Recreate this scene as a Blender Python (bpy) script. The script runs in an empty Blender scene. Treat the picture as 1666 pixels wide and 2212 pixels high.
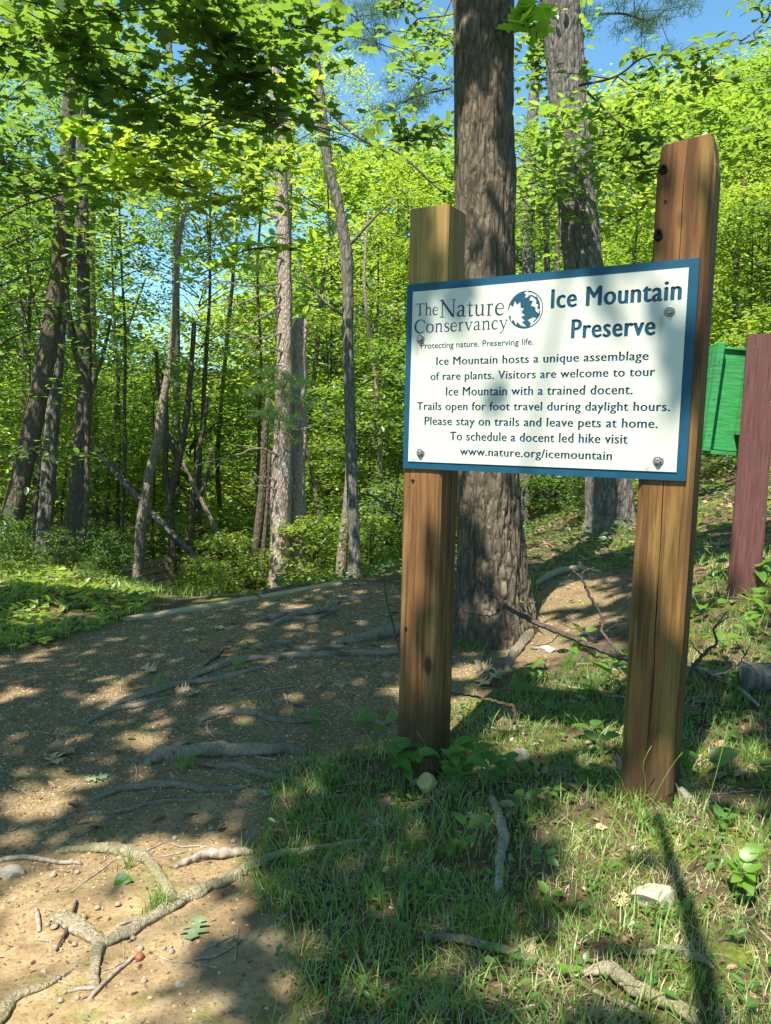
import bpy, math, bmesh
import numpy as np
from mathutils import Vector, Matrix
from mathutils.geometry import delaunay_2d_cdt
rng = np.random.default_rng(7)
S = bpy.context.scene
COL = S.collection
rad = math.radians

# ------------------------------------------------------------------ camera
F, CX, CY = 1598.0, 833.0, 1106.0          # the photograph measured on a 1666 x 2212 grid
PITCH, ROLL = rad(-6.0), rad(1.2)
cf = np.array([0, math.cos(PITCH), math.sin(PITCH)])
_r = np.array([1.0, 0, 0]); _u = np.cross(_r, cf)
cr = _r * math.cos(ROLL) + _u * math.sin(ROLL); cu = np.cross(cr, cf)
C0 = np.array([0, 0, 1.1])
cam = bpy.data.objects.new('camera', bpy.data.cameras.new('camera')); COL.objects.link(cam)
m = Matrix.Identity(4)
for i in range(3):
    m[i][0], m[i][1], m[i][2], m[i][3] = cr[i], cu[i], -cf[i], C0[i]
cam.matrix_world = m
cam.data.sensor_fit = 'VERTICAL'; cam.data.sensor_height = 36
cam.data.lens = 36 * F / 2212
cam.data.clip_start = 0.05; cam.data.clip_end = 600
S.camera = cam
# ------------------------------------------------------------------ light
SUN_EL, SUN_H = rad(62), np.array([-0.56, -0.828])
SUN_H = SUN_H / np.linalg.norm(SUN_H)
SD = np.array([SUN_H[0] * math.cos(SUN_EL), SUN_H[1] * math.cos(SUN_EL), math.sin(SUN_EL)])
w = bpy.data.worlds.new('World'); S.world = w; w.use_nodes = True
nt = w.node_tree; nt.nodes.clear()
sky = nt.nodes.new('ShaderNodeTexSky'); sky.sky_type = 'NISHITA'; sky.sun_disc = False
sky.sun_elevation = SUN_EL; sky.sun_rotation = math.atan2(SD[0], SD[1]) % (2 * math.pi)
sky.air_density = 1.0; sky.dust_density = 0.3; sky.ozone_density = 1.0
bg = nt.nodes.new('ShaderNodeBackground'); bg.inputs[1].default_value = 0.115
wo = nt.nodes.new('ShaderNodeOutputWorld')
tint = nt.nodes.new('ShaderNodeMix'); tint.data_type = 'RGBA'; tint.blend_type = 'MULTIPLY'; tint.inputs[0].default_value = 1; tint.inputs[7].default_value = (.58, .87, .90, 1)
nt.links.new(sky.outputs[0], tint.inputs[6]); nt.links.new(tint.outputs[2], bg.inputs[0]); nt.links.new(bg.outputs[0], wo.inputs[0])
sun = bpy.data.lights.new('sun', 'SUN'); sun.energy = 5.0; sun.angle = rad(0.5); sun.color = (1, 0.95, 0.86)
so = bpy.data.objects.new('sun', sun); COL.objects.link(so); so.location = (-4, -6, 14)
so.rotation_euler = Vector(SD).to_track_quat('Z', 'Y').to_euler()
S.view_settings.view_transform = 'Standard'; S.view_settings.look = 'None'
S.view_settings.exposure = 1.34; S.view_settings.gamma = 1
S.view_settings.use_curve_mapping = False
S.cycles.use_denoising = True
S.cycles.max_bounces = 8; S.cycles.diffuse_bounces = 4; S.cycles.transmission_bounces = 5
S.cycles.transparent_max_bounces = 6; S.cycles.glossy_bounces = 2
S.cycles.sample_clamp_indirect = 6

# ------------------------------------------------------------------ helpers
def at(px, py, d):
    """point of the place that the photograph shows at px, py when it stands d metres off"""
    return C0 + d * (cf + cr * (px - CX) / F - cu * (py - CY) / F)
def proj(p):
    v = np.asarray(p) - C0; d = v @ cf
    ds = np.where(np.abs(d) < 1e-6, 1e-6, d)
    return CX + F * (v @ cr) / ds, CY - F * (v @ cu) / ds, d

def _h(ix, iy, iz, seed):
    n = (ix * 374761393 + iy * 668265263 + iz * 2147483647 % 4294967291 + seed * 974634777) & 0xffffffff
    n = ((n ^ (n >> 13)) * 1274126177) & 0xffffffff
    n = ((n ^ (n >> 16)) * 2246822519) & 0xffffffff
    return ((n ^ (n >> 15)) & 0xffffff) / float(0xffffff)
def noise(p, seed=0):
    p = np.asarray(p, float); i = np.floor(p).astype(np.int64); f = p - i; f = f * f * (3 - 2 * f)
    r = 0
    for a in (0, 1):
        for b in (0, 1):
            for c in (0, 1):
                wgt = (f[..., 0] if a else 1 - f[..., 0]) * (f[..., 1] if b else 1 - f[..., 1]) * (f[..., 2] if c else 1 - f[..., 2])
                r = r + wgt * _h(i[..., 0] + a, i[..., 1] + b, i[..., 2] + c, seed)
    return r * 2 - 1
def fbm(p, o=4, seed=0):
    p = np.asarray(p, float); a, s = 1.0, 0
    for k in range(o):
        s = s + a * noise(p * 2 ** k + 17.3 * k, seed + k); a *= 0.5
    return s

TP = np.array([  # surveyed points of the ground
 (-.7, 1.3, -.10), (.75, 1.3, .02), (.06, 2.45, -.17), (.3, 2.3, -.08), (.85, 2.1, .015), (-1.5, 2.6, -.16), (1.6, 1.4, .12), (2.2, 2.2, .30),
 (-2.5, 1.0, -.2), (0, -2, -.05), (-4, -4, -.1), (4, -4, .4), (0, .3, -.04), (3, 0, .5),
 (1.757, 3.55, .41), (.62, 3.98, -.06), (1.1, 3.4, .12), (-.32, 3.6, -.04), (-.32, 5.5, .0), (-1.65, 4.9, -.15), (-1.2, 3.9, -.12),
 (.5, 6.2, -.02), (-2.33, 4.4, -.19), (-3.4, 6, -.1), (-4.3, 8, -.30), (-4.0, 9, -.55), (-3.3, 11, -1.75), (-1.45, 9.8, -1.25), (-1.3, 7.2, -.62),
 (-.32, 8.0, -.50), (.6, 9.5, -.45), (2.4, 7.5, .15), (2.6, 5.2, .38), (3.6, 6.2, .8), (4.3, 9, .95), (3.2, 3.8, .72), (2.2, 9.5, -.05), (2.9, 14, -.5),
 (6.5, 12, 1.7), (9, 20, 3), (8, 4, 1.9), (9, 10, 2.6), (0, 14, -2.0), (-3, 16, -3.0), (-7, 14, -1.6), (-8, 8, .1), (-7, 3, .2), (-12, 12, .3), (-5, 25, -4.5),
 (3, 25, -3), (12, 30, 3.5), (-15, 25, -2.5), (-20, 5, 2), (20, 5, 5), (0, 45, -3), (-30, 50, 0), (30, 50, 6), (0, -12, 0), (20, -12, 3), (-20, -12, 0), (0, 95, 9), (-60, 95, 9), (60, 95, 12), (-60, 10, 5), (60, 10, 12), (-60,-12, 3), (60,-12,8)], float)
def _k(r): return r
def _tps():
    D = np.hypot(TP[:, None, 0] - TP[None, :, 0], TP[:, None, 1] - TP[None, :, 1])
    n = len(TP); A = np.zeros((n + 3, n + 3)); A[:n, :n] = _k(D) - np.eye(n) * 0.03
    A[:n, n] = 1; A[:n, n + 1:n + 3] = TP[:, :2]; A[n, :n] = 1; A[n + 1:n + 3, :n] = TP[:, :2].T
    return np.linalg.solve(A, np.r_[TP[:, 2], 0, 0, 0])
TW = _tps()
def ter0(x, y):
    x = np.asarray(x, float); y = np.asarray(y, float); sh = x.shape; X = x.ravel(); Y = y.ravel()
    out = np.empty(X.size)
    for s in range(0, X.size, 20000):
        e = slice(s, s + 20000)
        D = np.hypot(X[e, None] - TP[None, :, 0], Y[e, None] - TP[None, :, 1])
        out[e] = np.sqrt(D * D + .04) @ TW[:-3] + TW[-3] + X[e] * TW[-2] + Y[e] * TW[-1]
    return out.reshape(sh)
def in_poly(px, py, poly):
    c = np.zeros(px.shape, bool); n = len(poly)
    for i in range(n):
        x1, y1 = poly[i]; x2, y2 = poly[(i + 1) % n]
        if y1 == y2: continue
        k = ((y1 > py) != (y2 > py)) & (px < (x2 - x1) * (py - y1) / (y2 - y1) + x1)
        c ^= k
    return c
def poly_sd(px, py, poly):
    d = np.full(px.shape, 1e9); n = len(poly)
    for i in range(n):
        a = np.array(poly[i]); b = np.array(poly[(i + 1) % n]); ab = b - a
        t = np.clip(((px - a[0]) * ab[0] + (py - a[1]) * ab[1]) / (ab @ ab), 0, 1)
        d = np.minimum(d, np.hypot(px - a[0] - t * ab[0], py - a[1] - t * ab[1]))
    return np.where(in_poly(px, py, poly), d, -d)
def hit0(px, py, f=None):
    f = f or ter0
    v = at(px, py, 1.0) - C0; t = 0.8
    while t < 60:
        p = C0 + v * t
        if p[2] < f(p[0], p[1]): break
        t *= 1.01
    lo, hi = t / 1.01, t
    for _ in range(12):
        mid = (lo + hi) / 2; p = C0 + v * mid
        if p[2] < f(p[0], p[1]): hi = mid
        else: lo = mid
    return C0 + v * hi
PATH_W = [tuple(hit0(*p)[:2]) for p in [(0, 1405), (120, 1378), (250, 1342), (480, 1306), (742, 1260), (868, 1262), (900, 1330), (1000, 1400), (1040, 1420), (1040, 1490), (960, 1535),
          (860, 1590), (780, 1600), (690, 1640), (610, 1720), (560, 1830), (570, 1950), (620, 2050), (650, 2200)]] + [(-.2, .6), (-.5, -3), (-3.5, -3), (-3.2, 2.5)]
TRAIL_W = [tuple(hit0(*p)[:2]) for p in [(1040, 1420), (1120, 1375), (1150, 1330), (1165, 1262), (1250, 1236), (1380, 1228), (1480, 1236), (1500, 1300), (1390, 1330), (1260, 1385), (1060, 1470)]]
def dirt(x, y):
    q = np.stack([x * 3.1, y * 3.1, 0 * x], -1)
    n = fbm(q, 4, 5) * .09
    return np.maximum(poly_sd(x, y, PATH_W), poly_sd(x, y, TRAIL_W)) + n
def ter(x, y):
    x = np.asarray(x, float); y = np.asarray(y, float)
    z = ter0(x, y)
    d = dirt(x, y)
    s = np.clip(d / .1 + .5, 0, 1)
    near = np.clip((9 - np.hypot(x, y)) / 6, 0, 1)
    q = np.stack([x, y, 0 * x], -1)
    z = z + fbm(q * 1.7, 2, 3) * .018 + near * fbm(q * 9, 4, 9) * (.006 + .004 * (1 - s)) - .012 * s
    return z
def hit(px, py): return hit0(px, py, ter)
def gz(x, y): return float(ter(np.array([x]), np.array([y]))[0])

# ---- objects
def tag(o, label=None, cat=None, group=None, kind=None):
    if label: o['label'] = label
    if cat: o['category'] = cat
    if group: o['group'] = group
    if kind: o['kind'] = kind
    return o
def link(name, me, mat=None, parent=None, loc=None):
    o = bpy.data.objects.new(name, me); COL.objects.link(o)
    if mat is not None and me is not None and len(me.materials) == 0: me.materials.append(mat)
    if parent is not None: o.parent = parent
    if loc is not None: o.location = loc
    return o
def empty(name, loc, label, cat, group=None, rz=0):
    o = bpy.data.objects.new(name, None); COL.objects.link(o); o.location = loc; o.rotation_euler = (0, 0, rz)
    o.empty_display_size = .1
    return tag(o, label, cat, group)
def mesh(name, V, loops, sizes, smooth=False):
    V = np.asarray(V, np.float32); loops = np.asarray(loops, np.int32).ravel(); sizes = np.asarray(sizes, np.int32)
    me = bpy.data.meshes.new(name); me.vertices.add(len(V)); me.vertices.foreach_set('co', V.ravel())
    me.loops.add(len(loops)); me.loops.foreach_set('vertex_index', loops)
    me.polygons.add(len(sizes)); st = np.zeros(len(sizes), np.int32); st[1:] = np.cumsum(sizes)[:-1]
    me.polygons.foreach_set('loop_start', st); me.polygons.foreach_set('loop_total', sizes)
    me.polygons.foreach_set('use_smooth', np.full(len(sizes), bool(smooth)))
    me.update(calc_edges=True); return me
class Acc:
    """collects quads, triangles and n-gons into one mesh"""
    def __init__(s): s.V = []; s.L = []; s.Z = []; s.n = 0
    def add(s, V, faces):
        V = np.asarray(V, float); s.V.append(V)
        if isinstance(faces, np.ndarray):
            s.L.append((faces + s.n).ravel()); s.Z.append(np.full(len(faces), faces.shape[1]))
        else:
            for f in faces: s.L.append(np.array(f) + s.n); s.Z.append([len(f)])
        s.n += len(V); return s
    def mesh(s, name, smooth=False):
        return mesh(name, np.concatenate(s.V), np.concatenate(s.L), np.concatenate(s.Z), smooth)
def box(A, lo, hi, M=None):
    x0, y0, z0 = lo; x1, y1, z1 = hi
    V = np.array([(x0, y0, z0), (x1, y0, z0), (x1, y1, z0), (x0, y1, z0), (x0, y0, z1), (x1, y0, z1), (x1, y1, z1), (x0, y1, z1)], float)
    if M is not None: V = V @ M[:3, :3].T + M[:3, 3]
    A.add(V, np.array([(0, 3, 2, 1), (4, 5, 6, 7), (0, 1, 5, 4), (1, 2, 6, 5), (2, 3, 7, 6), (3, 0, 4, 7)]))
def smooth_line(P, n):
    P = np.asarray(P, float); k = len(P)
    if k < 3:
        t = np.linspace(0, k - 1, n); return np.stack([np.interp(t, range(k), P[:, c]) for c in range(P.shape[1])], 1)
    t = np.linspace(0, k - 1, n); i = np.clip(t.astype(int), 0, k - 2); u = (t - i)[:, None]
    E = np.vstack([2 * P[0] - P[1], P, 2 * P[-1] - P[-2]])
    a, b, c, d = E[i], E[i + 1], E[i + 2], E[i + 3]
    return .5 * (2 * b + (c - a) * u + (2 * a - 5 * b + 4 * c - d) * u * u + (3 * b - a - 3 * c + d) * u ** 3)
def tube(A, P, R, sides=8, rough=0, seed=0, cap=True, flat=1.0, fn=None):
    P = np.asarray(P, float); R = np.asarray(R, float) * np.ones(len(P)); n = len(P)
    T = np.gradient(P, axis=0); T /= np.linalg.norm(T, axis=1)[:, None] + 1e-9
    ref = np.array([0, 0, 1.0]) if abs(T[:, 2]).mean() < .75 else np.array([0, 1.0, 0])
    N = np.cross(T, ref); N /= np.linalg.norm(N, axis=1)[:, None] + 1e-9; B = np.cross(N, T)
    th = np.linspace(0, 2 * math.pi, sides, endpoint=False)
    rr = R[:, None] * np.ones(sides)
    L = np.r_[0, np.cumsum(np.linalg.norm(np.diff(P, axis=0), axis=1))]
    if fn is not None: rr = rr * fn(th[None, :] + 0 * rr, L[:, None] + 0 * rr, R[:, None] + 0 * rr)
    if rough:
        q = np.stack([np.cos(th)[None] * 1.3 + 0 * rr, np.sin(th)[None] * 1.3 + 0 * rr, (L / (R.mean() * 2.5))[:, None] + 0 * rr], -1)
        rr = rr * (1 + rough * fbm(q + seed * 7.7, 3, seed))
    V = P[:, None] + rr[..., None] * (np.cos(th)[None, :, None] * N[:, None] + np.sin(th)[None, :, None] * B[:, None] * flat)
    i = np.arange(n - 1)[:, None] * sides; j = np.arange(sides)[None]; k = (j + 1) % sides
    Fq = np.stack([i + j, i + k, i + sides + k, i + sides + j], -1).reshape(-1, 4)
    base = A.n; A.add(V.reshape(-1, 3), Fq)
    if cap:
        A.L.append(np.arange(sides)[::-1] + base); A.Z.append([sides]); A.L.append(np.arange(sides) + base + (n - 1) * sides); A.Z.append([sides])

# ---- materials
def mat(name):
    mm = bpy.data.materials.new(name); mm.use_nodes = True; t = mm.node_tree; t.nodes.clear()
    return mm, t, t.nodes.new('ShaderNodeOutputMaterial')
def nd(t, ty, **kw):
    n = t.nodes.new('ShaderNode' + ty)
    for k, v in kw.items():
        if k in n.bl_rna.properties: setattr(n, k, v)
        else: n.inputs[k.replace('_', ' ')].default_value = v
    return n
def coords(t, scale=(1, 1, 1), obj=True, geo=False):
    mp = nd(t, 'Mapping'); mp.inputs['Scale'].default_value = scale
    if geo: t.links.new(nd(t, 'NewGeometry').outputs['Position'], mp.inputs[0])
    else: t.links.new(nd(t, 'TexCoord').outputs['Object'], mp.inputs[0])
    return mp.outputs[0]
def noi(t, vec, scale, detail=4, rough=.55, dist=0):
    n = nd(t, 'TexNoise'); t.links.new(vec, n.inputs['Vector']); n.inputs['Scale'].default_value = scale
    n.inputs['Detail'].default_value = detail; n.inputs['Roughness'].default_value = rough; n.inputs['Distortion'].default_value = dist
    return n.outputs['Fac']
def ramp(t, fac, stops):
    r = nd(t, 'ValToRGB'); t.links.new(fac, r.inputs[0]); e = r.color_ramp.elements
    while len(e) < len(stops): e.new(.5)
    for k, (p, c) in enumerate(stops):
        e[k].position = p; e[k].color = (c[0], c[1], c[2], 1) if hasattr(c, '__len__') else (c, c, c, 1)
    return r.outputs[0]
def mix(t, fac, a, b, mode='MIX'):
    x = nd(t, 'Mix', data_type='RGBA', blend_type=mode)
    for s, v in ((0, fac), (6, a), (7, b)):
        if hasattr(v, 'links') or isinstance(v, bpy.types.NodeSocket): t.links.new(v, x.inputs[s])
        else: x.inputs[s].default_value = v if s == 0 else (v[0], v[1], v[2], 1)
    return x.outputs[2]
def math_(t, op, a, b=0.0):
    x = nd(t, 'Math', operation=op)
    for s, v in ((0, a), (1, b)):
        if isinstance(v, bpy.types.NodeSocket): t.links.new(v, x.inputs[s])
        else: x.inputs[s].default_value = v
    return x.outputs[0]
def finish(t, out, color, rough=.8, bump=None, bs=.3, bd=.01, spec=.3, metal=0):
    b = nd(t, 'BsdfPrincipled')
    for k, v in (('Base Color', color), ('Roughness', rough)):
        if isinstance(v, bpy.types.NodeSocket): t.links.new(v, b.inputs[k])
        else: b.inputs[k].default_value = v if k == 'Roughness' else (v[0], v[1], v[2], 1)
    b.inputs['Specular IOR Level'].default_value = spec; b.inputs['Metallic'].default_value = metal
    if bump is not None:
        bn = nd(t, 'Bump'); bn.inputs['Strength'].default_value = bs; bn.inputs['Distance'].default_value = bd
        t.links.new(bump, bn.inputs['Height']); t.links.new(bn.outputs[0], b.inputs['Normal'])
    t.links.new(b.outputs[0], out.inputs[0]); return b
def simple(name, c, rough=.8, var=.25, scale=30, spec=.3, metal=0, bd=.002, stretch=(1, 1, 1)):
    mm, t, o = mat(name); v = coords(t, stretch); n = noi(t, v, scale, 5)
    a = [x * (1 - var) for x in c]; b = [min(1, x * (1 + var)) for x in c]
    finish(t, o, ramp(t, n, [(.3, a), (.7, b)]), rough, n, .5, bd, spec, metal); return mm
def leafmat(name, dark, light, trans, tmix=.45, gloss=.03, island=True):
    mm, t, o = mat(name)
    g = nd(t, 'NewGeometry'); rp = g.outputs['Random Per Island']
    v = coords(t, geo=True); n = noi(t, v, .55, 3)
    f = math_(t, 'MULTIPLY', rp, .45)
    f2 = math_(t, 'ADD', f, math_(t, 'MULTIPLY', ramp(t, n, [(.35, 0), (.65, 1)]), .5))
    col = ramp(t, f2, [(.22, dark), (.72, light)])
    d = nd(t, 'BsdfDiffuse'); t.links.new(col, d.inputs[0])
    tr = nd(t, 'BsdfTranslucent'); t.links.new(mix(t, f2, trans, [trans[0] * 1.35, trans[1] * 1.15, trans[2]]), tr.inputs[0])
    ms = nd(t, 'MixShader'); ms.inputs[0].default_value = tmix; t.links.new(d.outputs[0], ms.inputs[1]); t.links.new(tr.outputs[0], ms.inputs[2])
    gl = nd(t, 'BsdfGlossy'); gl.inputs['Roughness'].default_value = .42; gl.inputs[0].default_value = (1, 1, 1, 1)
    m2 = nd(t, 'MixShader'); m2.inputs[0].default_value = gloss; t.links.new(ms.outputs[0], m2.inputs[1]); t.links.new(gl.outputs[0], m2.inputs[2])
    t.links.new(m2.outputs[0], o.inputs[0]); return mm
def barkmat(name, dark, light, moss=None, scale=1.0, lichen=None, fissure=1.0):
    mm, t, o = mat(name)
    v = coords(t, (1, 1, .16)); n = noi(t, v, 42 * scale, 6, .62, .4)
    v2 = coords(t, (1, 1, .3)); vo = nd(t, 'TexVoronoi', feature='DISTANCE_TO_EDGE'); t.links.new(v2, vo.inputs['Vector']); vo.inputs['Scale'].default_value = 26 * scale
    e = ramp(t, vo.outputs[0], [(0, 0), (.3, 1)])
    h = math_(t, 'MULTIPLY', n, math_(t, 'ADD', math_(t, 'MULTIPLY', e, .55 * fissure), 1 - .55 * fissure))
    c = ramp(t, h, [(.12, dark), (.62, light)])
    v3 = coords(t); big = noi(t, v3, 3, 3)
    c = mix(t, math_(t, 'MULTIPLY', big, .6), c, [x * .55 for x in light], 'MIX')
    if moss: c = mix(t, ramp(t, noi(t, v3, 5, 5), [(.52, 0), (.66, .8)]), c, moss)
    if lichen: c = mix(t, ramp(t, noi(t, v3, 24, 6), [(.62, 0), (.70, .7)]), c, lichen)
    finish(t, o, c, .9, h, 1.0, .035, .12); return mm

M_oak = barkmat('oak_bark', (.017, .013, .009), (.235, .185, .125), None, 1.0, (.17, .17, .12))
M_grey = barkmat('grey_bark', (.028, .024, .02), (.26, .235, .195), None, .9, (.24, .25, .20))
M_pine = barkmat('pine_bark', (.10, .07, .05), (.62, .49, .39), None, 1.3, (.42, .38, .33))
M_dbark = barkmat('dark_bark', (.03, .023, .016), (.21, .165, .12), (.07, .09, .03), 1.2)
M_lbark = barkmat('pale_bark', (.08, .06, .04), (.42, .34, .25), None, 1.4, (.3, .3, .22))
M_root = barkmat('sunlit_root_bark', (.19, .145, .08), (.64, .54, .35), (.30, .27, .11), 2.6, (.60, .55, .40), .3)  # paler copy for roots in sun, the sunlight put into the colour
M_rootd = barkmat('shaded_root_bark', (.15, .115, .075), (.46, .38, .26), (.10, .10, .04), 2.6, (.30, .28, .2), .4)  # darker copy for the other roots, the shade put into the colour
M_stick = simple('dead_wood', (.26, .215, .16), .9, .5, 60, .15, 0, .003, (1, 1, .4))
M_twig = simple('twig_bark', (.075, .055, .04), .9, .5, 80, .15)
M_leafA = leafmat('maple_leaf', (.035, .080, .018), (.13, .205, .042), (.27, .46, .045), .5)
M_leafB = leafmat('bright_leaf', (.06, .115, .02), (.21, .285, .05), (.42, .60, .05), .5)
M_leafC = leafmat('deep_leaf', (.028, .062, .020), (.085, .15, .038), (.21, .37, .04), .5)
M_leafD = leafmat('hickory_leaf', (.07, .16, .012), (.15, .28, .015), (.44, .68, .04), .6)
M_leafP = leafmat('seedling_leaf', (.045, .12, .022), (.09, .19, .03), (.16, .34, .02), .4, .03)
M_need = leafmat('pine_needle', (.035, .075, .025), (.09, .15, .045), (.10, .20, .04), .3, 0)
M_grass = leafmat('grass_blade', (.075, .17, .03), (.25, .35, .08), (.32, .50, .07), .4, .03)
M_dry = leafmat('dry_grass', (.28, .23, .11), (.60, .52, .30), (.40, .34, .16), .3, .03)
M_litter = leafmat('dead_leaf', (.10, .06, .035), (.34, .235, .14), (.30, .18, .08), .2, .04)
M_tan = simple('dry_oak_leaf', (.42, .29, .15), .8, .3, 60)
M_dead = simple('curled_dead_leaf', (.24, .145, .075), .8, .4, 60)
M_peb = simple('pebble_stone', (.235, .175, .115), .85, .5, 55)
M_rock = simple('pale_sandstone', (.40, .33, .24), .85, .3, 14, .2, 0, .006)
M_rocky = simple('yellow_sandstone', (.42, .33, .13), .85, .3, 22, .2, 0, .006)
M_acorn = simple('acorn_shell', (.40, .22, .08), .4, .25, 90, .5)
M_acornr = simple('reddish_acorn_shell', (.24, .08, .03), .45, .25, 90, .5)
M_cap = simple('acorn_cap_scale', (.30, .24, .17), .85, .45, 260)
M_steel = simple('galvanised_steel', (.26, .25, .23), .5, .4, 120, .4, .7)
M_blue = simple('blue_plastic_board', (.006, .060, .105), .5, .12, 12, .25)
M_ink = simple('dark_blue_lettering', (.006, .035, .06), .5, .1, 12, .3)
M_navy = simple('logo_blue', (.006, .055, .09), .45, .1, 12, .4)
M_redpost = simple('dark_red_paint', (.105, .044, .036), .7, .3, 8, .3, 0, .002, (14, 14, .6))
M_green = simple('green_painted_wood', (.035, .24, .065), .65, .35, 9, .35, 0, .003, (1, 1, 9))
def paint(name, c, chip, sc):
    mm, t, o = mat(name); v = coords(t, sc); n = noi(t, v, 9, 6, .65); v2 = coords(t, (sc[0] * .5 + 1, sc[1] * .5 + 1, sc[2] * .5 + 1)); n2 = noi(t, coords(t), 5, 5)
    col = ramp(t, n, [(.3, [x * .6 for x in c]), (.5, c), (.72, [x * 1.4 for x in c])]); col = mix(t, ramp(t, n2, [(.5, 0), (.7, .5)]), col, [x * .5 + .02 for x in c])
    col = mix(t, ramp(t, noi(t, v2, 30, 5, .7), [(.66, 0), (.70, .8)]), col, chip); finish(t, o, col, .75, n, .7, .003, .2); return mm
M_redpost = paint('weathered_dark_red_paint', (.115, .048, .040), (.38, .33, .28), (14, 14, .6)); M_green = paint('weathered_green_paint', (.04, .25, .07), (.02, .07, .03), (1, 1, 9))
M_nail = simple('rusty_nail', (.05, .035, .025), .7, .3, 90)
M_bench = simple('weathered_bench_wood', (.20, .155, .10), .85, .3, 9, .2, 0, .003, (1, 12, 12))
M_timber = simple('edging_timber', (.34, .27, .15), .9, .35, 10, .2, 0, .004, (1.5, 10, 10))
M_lich = simple('grey_lichen', (.22, .24, .20), .95, .45, 120, .1, 0, .006)

# painted white face of the sign
def rust(t, c):
    sp_ = nd(t, 'SeparateXYZ'); t.links.new(coords(t), sp_.inputs[0]); nz = noi(t, coords(t, (90, 90, 6)), 1.0, 3)
    for bx_, bz_ in ((.809, 1.45), (.046, 1.43), (.042, 1.03), (.795, 1.03)):
        dx = math_(t, 'ABSOLUTE', math_(t, 'SUBTRACT', sp_.outputs[0], bx_)); dz = math_(t, 'SUBTRACT', bz_, sp_.outputs[2])
        k = math_(t, 'MULTIPLY', ramp(t, dx, [(.002, 1), (.009, 0)]), math_(t, 'MULTIPLY', ramp(t, dz, [(.0, 0), (.012, 1), (.03, .8), (.09, 0)]), nz))
        c = mix(t, k, c, (.20, .13, .06))
    return c
mm, t, o = mat('white_sign_face'); v = coords(t)
g = noi(t, v, 9, 5); dots = ramp(t, noi(t, v, 210, 2), [(.74, 0), (.78, 1)])
c = mix(t, ramp(t, g, [(.4, 0), (.8, .5)]), (.50, .50, .425), (.42, .43, .345)); c = mix(t, math_(t, 'MULTIPLY', dots, .35), c, (.3, .28, .2))
st = ramp(t, noi(t, coords(t, (60, 60, 3.5)), 1.0, 4, .6), [(.60, 0), (.74, .4)]); c = rust(t, mix(t, st, c, (.40, .42, .30)))
finish(t, o, c, .42, None, spec=.35); M_white = mm
# treated timber
def woodmat(name, red, gold, dark, split_z=None, top=None):
    mm, t, o = mat(name)
    v = coords(t, (1, 1, .035)); n = noi(t, v, 62, 7, .62, .5)
    v2 = coords(t, (1, 1, .14)); n2 = noi(t, v2, 13, 3, .5, .8)
    v3 = coords(t, (1, 1, .45)); n3 = noi(t, v3, 9, 4)
    c = mix(t, ramp(t, n2, [(.4, 0), (.62, 1)]), red, gold)
    c = mix(t, ramp(t, n, [(.40, .8), (.56, 0)]), c, dark)
    c = mix(t, ramp(t, n3, [(.52, 0), (.75, .4)]), c, [x * .6 for x in dark])
    if top:   # sawn, paler end above the board
        sep = nd(t, 'SeparateXYZ'); t.links.new(coords(t), sep.inputs[0])
        z = math_(t, 'ADD', sep.outputs[2], math_(t, 'MULTIPLY', n3, .08))
        k = ramp(t, math_(t, 'SUBTRACT', z, split_z), [(0, 0), (.10, .75)])
        c = mix(t, k, c, mix(t, ramp(t, n, [(.3, 0), (.6, 1)]), [x * .6 for x in top], top))
    vo = nd(t, 'TexVoronoi', feature='F1'); t.links.new(coords(t, (1, 1, .5)), vo.inputs['Vector']); vo.inputs['Scale'].default_value = 5.5
    kn = ramp(t, vo.outputs['Distance'], [(.07, 1), (.12, 0)])
    c = mix(t, math_(t, 'MULTIPLY', kn, .8), c, (.035, .018, .01))
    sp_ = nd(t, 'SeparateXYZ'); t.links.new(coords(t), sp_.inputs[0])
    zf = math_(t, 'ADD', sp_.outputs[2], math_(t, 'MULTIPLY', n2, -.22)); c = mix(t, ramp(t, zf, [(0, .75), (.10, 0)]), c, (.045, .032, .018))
    finish(t, o, c, .7, n, .7, .003, .15); return mm
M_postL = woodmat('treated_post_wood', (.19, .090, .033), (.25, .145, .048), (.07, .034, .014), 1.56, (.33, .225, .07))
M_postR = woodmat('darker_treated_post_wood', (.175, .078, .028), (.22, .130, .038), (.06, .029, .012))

# ground
def groundmat():
    mm, t, o = mat('forest_soil'); v = coords(t, geo=True)
    at_ = nd(t, 'Attribute', attribute_name='dirt'); at2 = nd(t, 'Attribute', attribute_name='gravelly')
    n1 = noi(t, v, 2.2, 5); n2 = noi(t, v, 14, 6, .6); n3 = noi(t, v, 90, 5, .65)
    clay = ramp(t, n2, [(.3, (.20, .13, .062)), (.7, (.40, .29, .155))])
    gv = ramp(t, n3, [(.3, (.095, .066, .034)), (.7, (.27, .195, .105))])
    path = mix(t, at2.outputs['Fac'], clay, gv)
    path = mix(t, ramp(t, noi(t, v, 6, 6, .65), [(.54, 0), (.66, .75)]), path, (.13, .15, .035))
    path = mix(t, ramp(t, n3, [(.32, .6), (.46, 0)]), path, (.06, .04, .025))
    path = mix(t, ramp(t, noi(t, v, 4.5, 6, .7), [(.50, 0), (.64, .6)]), path, (.13, .085, .045))
    soil = ramp(t, n2, [(.3, (.035, .025, .015)), (.7, (.13, .09, .055))])
    moss = ramp(t, n3, [(.3, (.05, .07, .01)), (.7, (.17, .20, .03))])
    g = mix(t, ramp(t, noi(t, v, 3.3, 5, .6), [(.50, 0), (.62, .9)]), soil, moss)
    c = mix(t, at_.outputs['Fac'], g, path)
    h = math_(t, 'ADD', n2, math_(t, 'MULTIPLY', n3, .6))
    finish(t, o, c, .95, h, .8, .012, .12); return mm
M_ground = groundmat()

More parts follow.
